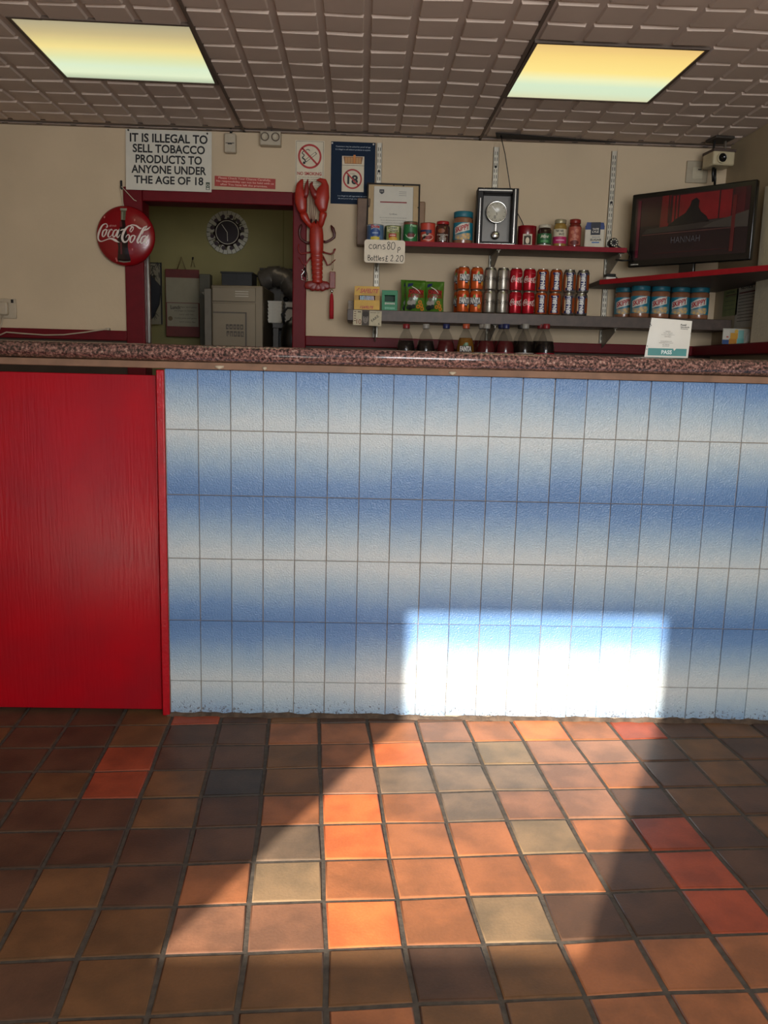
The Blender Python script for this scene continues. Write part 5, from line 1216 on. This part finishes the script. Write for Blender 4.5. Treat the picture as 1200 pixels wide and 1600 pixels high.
# hanging memo calendar
Y = 2.9; a_, b_ = at(258, 420, Y), at(312, 527, Y)
t = thing('memo_board', 'red hanging board with two pale sheets clipped on it in the kitchen', 'memo board', ((a_.x + b_.x) / 2, Y, b_.z))
hw, ht = (b_.x - a_.x) / 2, a_.z - b_.z
m = MB(); m.box((-hw, 0, 0), (hw, .008, ht), mat('#5e1a12', .6, var=.15), .002); m.build('backing_board', t)
m = MB(); m.box((-hw + .004, -.0025, ht * .51), (hw + .008, -.0005, ht * .875), mat('#8a826c', .7, var=.05)); m.build('upper_sheet', t)
m = MB(); m.box((-hw + .008, -.002, ht * .155), (hw - .006, -.0005, ht * .50), mat('#877f6b', .7, var=.05)); m.build('lower_sheet', t)
m = MB(); m.flatface = True; m.map = lambda x, z, l: (x, -.0028 - .0004 * l, z); m.step = 1; KI = mat('#3a342c', .7)
m.text('Lunch', -hw + .03, ht * .41, -hw + .09, ht * .465, KI, 0, .03)
for i in range(5): m.text(('chips and peas', 'sausage in batter', 'curry and rice', 'mushy peas and gravy', 'open every day')[i], -hw * .2 - .03 * (i % 2), ht * (.43 - .055 * i), hw * (.85 - .1 * (i % 3)), ht * (.455 - .055 * i), KI)
m.disc(-hw + .028, ht * .27, .014, mat('#5a4a30', .7), 0); m.build('lettering', t)
m = MB(); m.tube([(-.03, .004, ht), (-.005, .004, ht + .075), (.02, .004, ht)], .003, mat('#5e4a2a', .6), 6); m.build('hanging_string', t)
t = thing('wall_hook', 'small hook with cord on the kitchen wall right of the memo board', 'hook', (at(302, 412, YK).x, YK - .002, at(302, 405, YK).z))
m = MB(); m.tube([(0, 0, .01), (0, -.014, .008), (0, -.014, -.006)], .004, BLACK, 8); m.tube([(-.012, -.012, -.05), (0, -.012, .0), (.012, -.012, -.05)], .002, mat('#5e4a2a', .6), 6); m.build('hook', t)
# left part: tall framed paper, dark apron, door post
a_, b_ = at(234, 410, 2.85), at(253, 507, 2.85)
t = thing('wall_paper_sheet', 'tall framed paper with dark drawings at the left of the kitchen opening', 'framed paper', ((a_.x + b_.x) / 2, 2.85, b_.z))
hw, ht = (b_.x - a_.x) / 2, a_.z - b_.z
m = MB(); m.box((-hw - .02, 0, 0), (hw, .006, ht), mat('#7d7560', .7)); m.build('sheet', t)
m = MB(); m.box((hw - .004, -.004, 0), (hw + .004, .006, ht), BLACK); m.box((-hw - .02, -.004, ht - .006), (hw, .006, ht), BLACK); m.build('frame', t)
m = MB(); m.flatface = True; m.map = lambda x, z, l: (x, -.001 - .0004 * l, z); m.step = 1
random.seed(5)
for i in range(26):
    x_, z_ = random.uniform(-hw, hw * .7), ht * (random.uniform(.62, .93) if i % 2 else random.uniform(.03, .5)); m.stroke([(x_, z_, .004), (x_ + random.uniform(-.02, .02), z_ + random.uniform(.01, .04), .006), (x_ + random.uniform(-.02, .03), z_ + random.uniform(-.02, .03), .002)], KI, 0, 4)
m.build('drawing', t)
c = at(240, 470, 2.3)
t = thing('dark_apron', 'dark cloth bundle hanging at the left edge of the kitchen opening', 'apron', (c.x - .035, 2.3, at(240, 500, 2.3).z))
m = MB(); AP = mat('#1d1e22', .9, bump=.6, bscale=30)
m.tube([(-.04, 0, .235), (-.01, 0, .215), (.03, 0, .17), (.02, 0, .10), (-.01, 0, .03), (-.04, 0, -.03)], [.022, .045, .05, .05, .045, .02], AP, 14, .5, True); m.tube([(-.03, -.01, .19), (.04, -.01, .165), (.075, 0, .150)], [.03, .022, .008], AP, 10, .6, True); m.build('cloth', t)
m = MB(); m.box((-.9 - c.x + .035, .02, .21), (-.02, .05, .24), mat('#3a332a', .6)); m.build('peg_rail', t)
t = thing('store_post', 'dark painted post standing between the memo board and the steel cabinet', 'post', (at(318, 480, 2.75).x + .006, 2.75, 0))
m = MB(); m.box((-.030, 0, 0), (.035, .08, at(318, 428, 2.75).z), mat('#4a4638', .6, var=.12), .003); m.build('post', t)
m = MB(); zz_ = at(325, 465, 2.74).z; m.prism([(-.015, zz_ + .03), (.035, zz_ + .045), (.075, zz_ - .035), (.03, zz_ - .02)], -.012, -.006, mat('#7d776a', .6)); m.build('taped_paper', t)
# prep table with foam trays and a kettle
Y = 2.45; zt2 = at(432, 505, Y).z; x = at(432, 490, Y).x
t = thing('prep_table', 'dark steel side table right of the steel cabinet', 'table', (x + .10, Y + .12, 0))
m = MB(); m.box((-.12, -.16, zt2 - .03), (.22, .20, zt2), mat('#3d3a36', .4, .4), .003); m.build('table_top', t)
for sx in (-.10, .2):
    for sy_ in (-.14, .18): m = MB(); m.box((sx - .015, sy_ - .015, 0), (sx + .015, sy_ + .015, zt2 - .03), mat('#3d3a36', .4, .4)); m.build('leg', t)
FO = mat('#e6e0d2', .7)
def tray(x, y, z, label):
    t = thing('foam_tray', label, 'tray', (x, y, z), 0, 'stacked foam trays in the kitchen')
    m = MB(); wd, dp, hh_ = .042, .045, .020
    b0 = [m.V((sx * wd * .86, sy_ * dp * .86, 0)) for sx, sy_ in ((-1, -1), (1, -1), (1, 1), (-1, 1))]; b1 = [m.V((sx * wd, sy_ * dp, hh_)) for sx, sy_ in ((-1, -1), (1, -1), (1, 1), (-1, 1))]; b2 = [m.V((sx * wd * .9, sy_ * dp * .9, hh_)) for sx, sy_ in ((-1, -1), (1, -1), (1, 1), (-1, 1))]; b3 = [m.V((sx * wd * .8, sy_ * dp * .8, .004)) for sx, sy_ in ((-1, -1), (1, -1), (1, 1), (-1, 1))]
    m.face(b0[::-1], FO); m.face(b3, FO)
    for i in range(4):
        j = (i + 1) % 4; m.face([b0[i], b0[j], b1[j], b1[i]], FO); m.face([b1[i], b1[j], b2[j], b2[i]], FO); m.face([b2[i], b2[j], b3[j], b3[i]], FO)
    m.build('tray', t); return t
for k in range(6): tray(x - .005, Y, zt2 + k * .0205, 'white foam food tray in the left stack, %s from the bottom' % ORD[k])
x2 = at(452, 480, Y + .06).x + .02
for k in range(6): tray(x2, Y + .06, zt2 + k * .0205, 'white foam food tray in the right stack, %s from the bottom' % ORD[k])
c = at(452, 520, 2.1); 
t = thing('black_kettle', 'round black kettle at the right edge of the kitchen opening', 'kettle', (c.x + .012, 2.18, at(452, 541, 2.18).z - .03))
m = MB(); m.lathe([(.055, 0), (.064, .02), (.066, .07), (.058, .13), (.035, .165), (.02, .172), (.012, .185), (.004, .19)], mat('#121110', .35), seg=28); m.build('body', t)
m = MB(); m.tube([(-.045, 0, .14), (-.06, 0, .20), (-.03, 0, .235), (.02, 0, .235), (.05, 0, .19), (.05, 0, .14)], .006, BLACK, 8); m.build('handle', t)
c2 = t.location.copy()
t = thing('corner_cupboard', 'dark cupboard under the black kettle beside the doorway', 'cupboard', (c2.x + .06, 2.18, 0))
m = MB(); m.box((-.14, -.12, .04), (.20, .14, c2.z - .02), mat('#2c2824', .6)); m.build('carcass', t)
m = MB(); m.box((-.145, -.125, c2.z - .02), (.205, .145, c2.z), mat('#35302a', .5), .002); m.build('top', t)
c = at(448, 468, YK - .02)
t = thing('kitchen_socket', 'pale wall socket with black plug above the foam trays', 'socket', (c.x + .01, YK - .02, c.z))
m = MB(); m.box((-.05, -.010, -.035), (.06, 0, .035), mat('#857d6c', .5), .003); m.build('plate', t)
m = MB(); m.tube([(-.012, -.012, .0), (-.012, -.035, .0)], .018, BLACK, 12); m.build('plug', t)

# ================================================================== ON THE WORKTOP AND RIGHT WALL
WTZ = 1.116 + .0495
Y = .10; c0, c1 = at(1008, 553, Y), at(1074, 555, Y); zt = at(1046, 499, Y).z
t = thing('pass_certificate', 'white hygiene certificate sheet with teal PASS band standing on the worktop', 'certificate', ((c0.x + c1.x) / 2, Y, WTZ), -.05)
hw, ht = .068, zt - WTZ
pts = [(-hw, 0), (hw * 1.0, .0), (hw * 1.04, ht * .5), (hw * 1.06, ht * .97), (hw * .2, ht), (-hw * .80, ht * 1.03), (-hw * .92, ht * .5)]
m = MB(); m.prism(pts, 0, .0015, mat('#c4c0b4', .25, var=.05, nscale=10, bump=.5, bscale=14, coat=.3)); o = m.build('sheet', t)
TE = mat('#2f7a75', .5); IK = mat('#4b4a48', .6)
m = MB(); m.flatface = True
m.rect(-hw * .86, ht * .06, hw * .92, ht * .25, TE); m.text('PASS', -hw * .24, ht * .10, hw * .24, ht * .205, mat('#c5d4cf', .5), 2, .03); m.poly([(hw * .28, ht * .26), (hw * .44, ht * .26), (hw * .34, ht * .19)], mat('#c4c0b4', .5), 2)
m.text('Food', hw * .55, ht * .84, hw * .8, ht * .89, INK, 1, .03); m.text('Standards', hw * .55, ht * .79, hw * .95, ht * .83, IK, 1, .02); m.text('Agency', hw * .55, ht * .74, hw * .9, ht * .78, IK, 1, .02)
for i, (s_, h_) in enumerate((('issued to', .11), ('the shop', .22), ('food hygiene', .3), ('information', .15))): m.text(s_, -hw * h_ + .0, ht * (.68 - .045 * i), hw * h_, ht * (.70 - .045 * i + .005), IK, 1)
for i, (s_, h_) in enumerate((('this premises was', .26), ('inspected and found', .32), ('to have', .16), ('passed', .14))): m.text(s_, -hw * h_ - .004, ht * (.42 - .042 * i), hw * h_ - .004, ht * (.447 - .042 * i), IK, 1, .01)
m.build('lettering', t)
m = MB(); m.slab([(-hw * .6, .0016), (hw * .6, .0016), (hw * .6, .05), (-hw * .6, .05)], 0, .0015, GL); m.prism([(-.01, 0), (.01, 0), (.01, .05), (-.01, .09)], .0016, .0035, GL); m.build('clear_stand', t)
m = MB(); m.flatface = True
for x_, z_ in ((-hw * .83, ht * .86), (-hw * .86, ht * .8), (-hw * .80, ht * .83), (-hw * .9, ht * .3), (-hw * .92, ht * .22), (-hw * .86, ht * .88)): m.disc(x_, z_, .0016, INK, 1, seg=8)
m.build('spots', t)

# picture card of coloured blocks on the right-hand ledge
p = at(1150, 538, 1.2)
t = thing('picture_card', 'small card with coloured blocks propped on the red ledge by the corner', 'card', (p.x + .003, 1.2, 1.254), -.02)
hw, ht = .066, .068
m = MB(); m.box((-hw, 0, 0), (hw, .003, ht), mat('#a9a698', .6)); m.build('card', t)
m = MB(); m.flatface = True
m.rect(-hw, 0, -hw * .55, ht * .28, mat('#21406f', .6), 0); m.rect(-hw * .55, 0, -.002, ht * .34, mat('#a87018', .6), 0); m.rect(-hw * .48, ht * .34, hw * .02, ht * .72, mat('#b8851f', .6), 0); m.rect(0, 0, hw * .45, ht * .38, mat('#5f9a92', .6), 0); m.rect(hw * .05, ht * .38, hw * .42, ht * .9, mat('#6f9f98', .6), 0)
m.rect(-hw * .95, ht * .3, -hw * .55, ht * .92, mat('#b8b2a6', .6), 0); m.rect(-hw * .75, ht * .42, -hw * .6, ht * .5, mat('#a33a2a', .6), 1); m.disc(-hw * .1, ht * .82, ht * .12, mat('#c29a3a', .6), 1); m.poly([(hw * .5, ht * .1), (hw * .95, ht * .3), (hw * .9, ht * .95), (hw * .62, ht * .6)], mat('#c2c0b8', .6), 1)
m.build('printed_blocks', t)

# papers pinned to the right wall, seen edge-on
def wall_paper(name, label, pxa, pya, pxb, pyb, mt, lines):
    def ax(px, py, X):
        d = RT * ((px - 600) / FPX) + UP * ((800 - py) / FPX) + FWD; return CAM + d * ((X - CAM.x) / d.x)
    a, b2 = ax(pxa, pya, XR - .004), ax(pxb, pyb, XR - .004)
    t = thing(name, label, 'paper', (XR - .002, (a.y + b2.y) / 2, (a.z + b2.z) / 2), PI / 2 * -1)
    hw, hh = abs(a.y - b2.y) / 2, abs(a.z - b2.z) / 2
    m = MB(); m.box((-hw, 0, -hh), (hw, .0015, hh), mt); m.build('sheet', t)
    m = MB(); m.flatface = True
    for i in range(lines):
        z_ = hh * (.45 - 1.3 * i / max(lines, 1)); m.rect(-hw * .75, z_, hw * (.8 - .12 * (i % 3)), z_ + hh * .03, IK)
    m.rect(-hw * .75, hh * .55, hw * .8, hh * .62, mat('#5d3430', .6))
    m.text('NOTICE', -hw * .6, hh * .74, hw * .5, hh * .86, INK, 1, .03); m.build('print', t)
    return t
wall_paper('notice_sheet', 'white printed list pinned on the side wall under the television shelf', 1152, 445, 1179, 510, mat('#a8a294', .7), 9)
wall_paper('colour_leaflet', 'green and yellow leaflet on the side wall beside the peanut butter jars', 1131, 455, 1150, 492, mat('#7d8455', .7), 4)
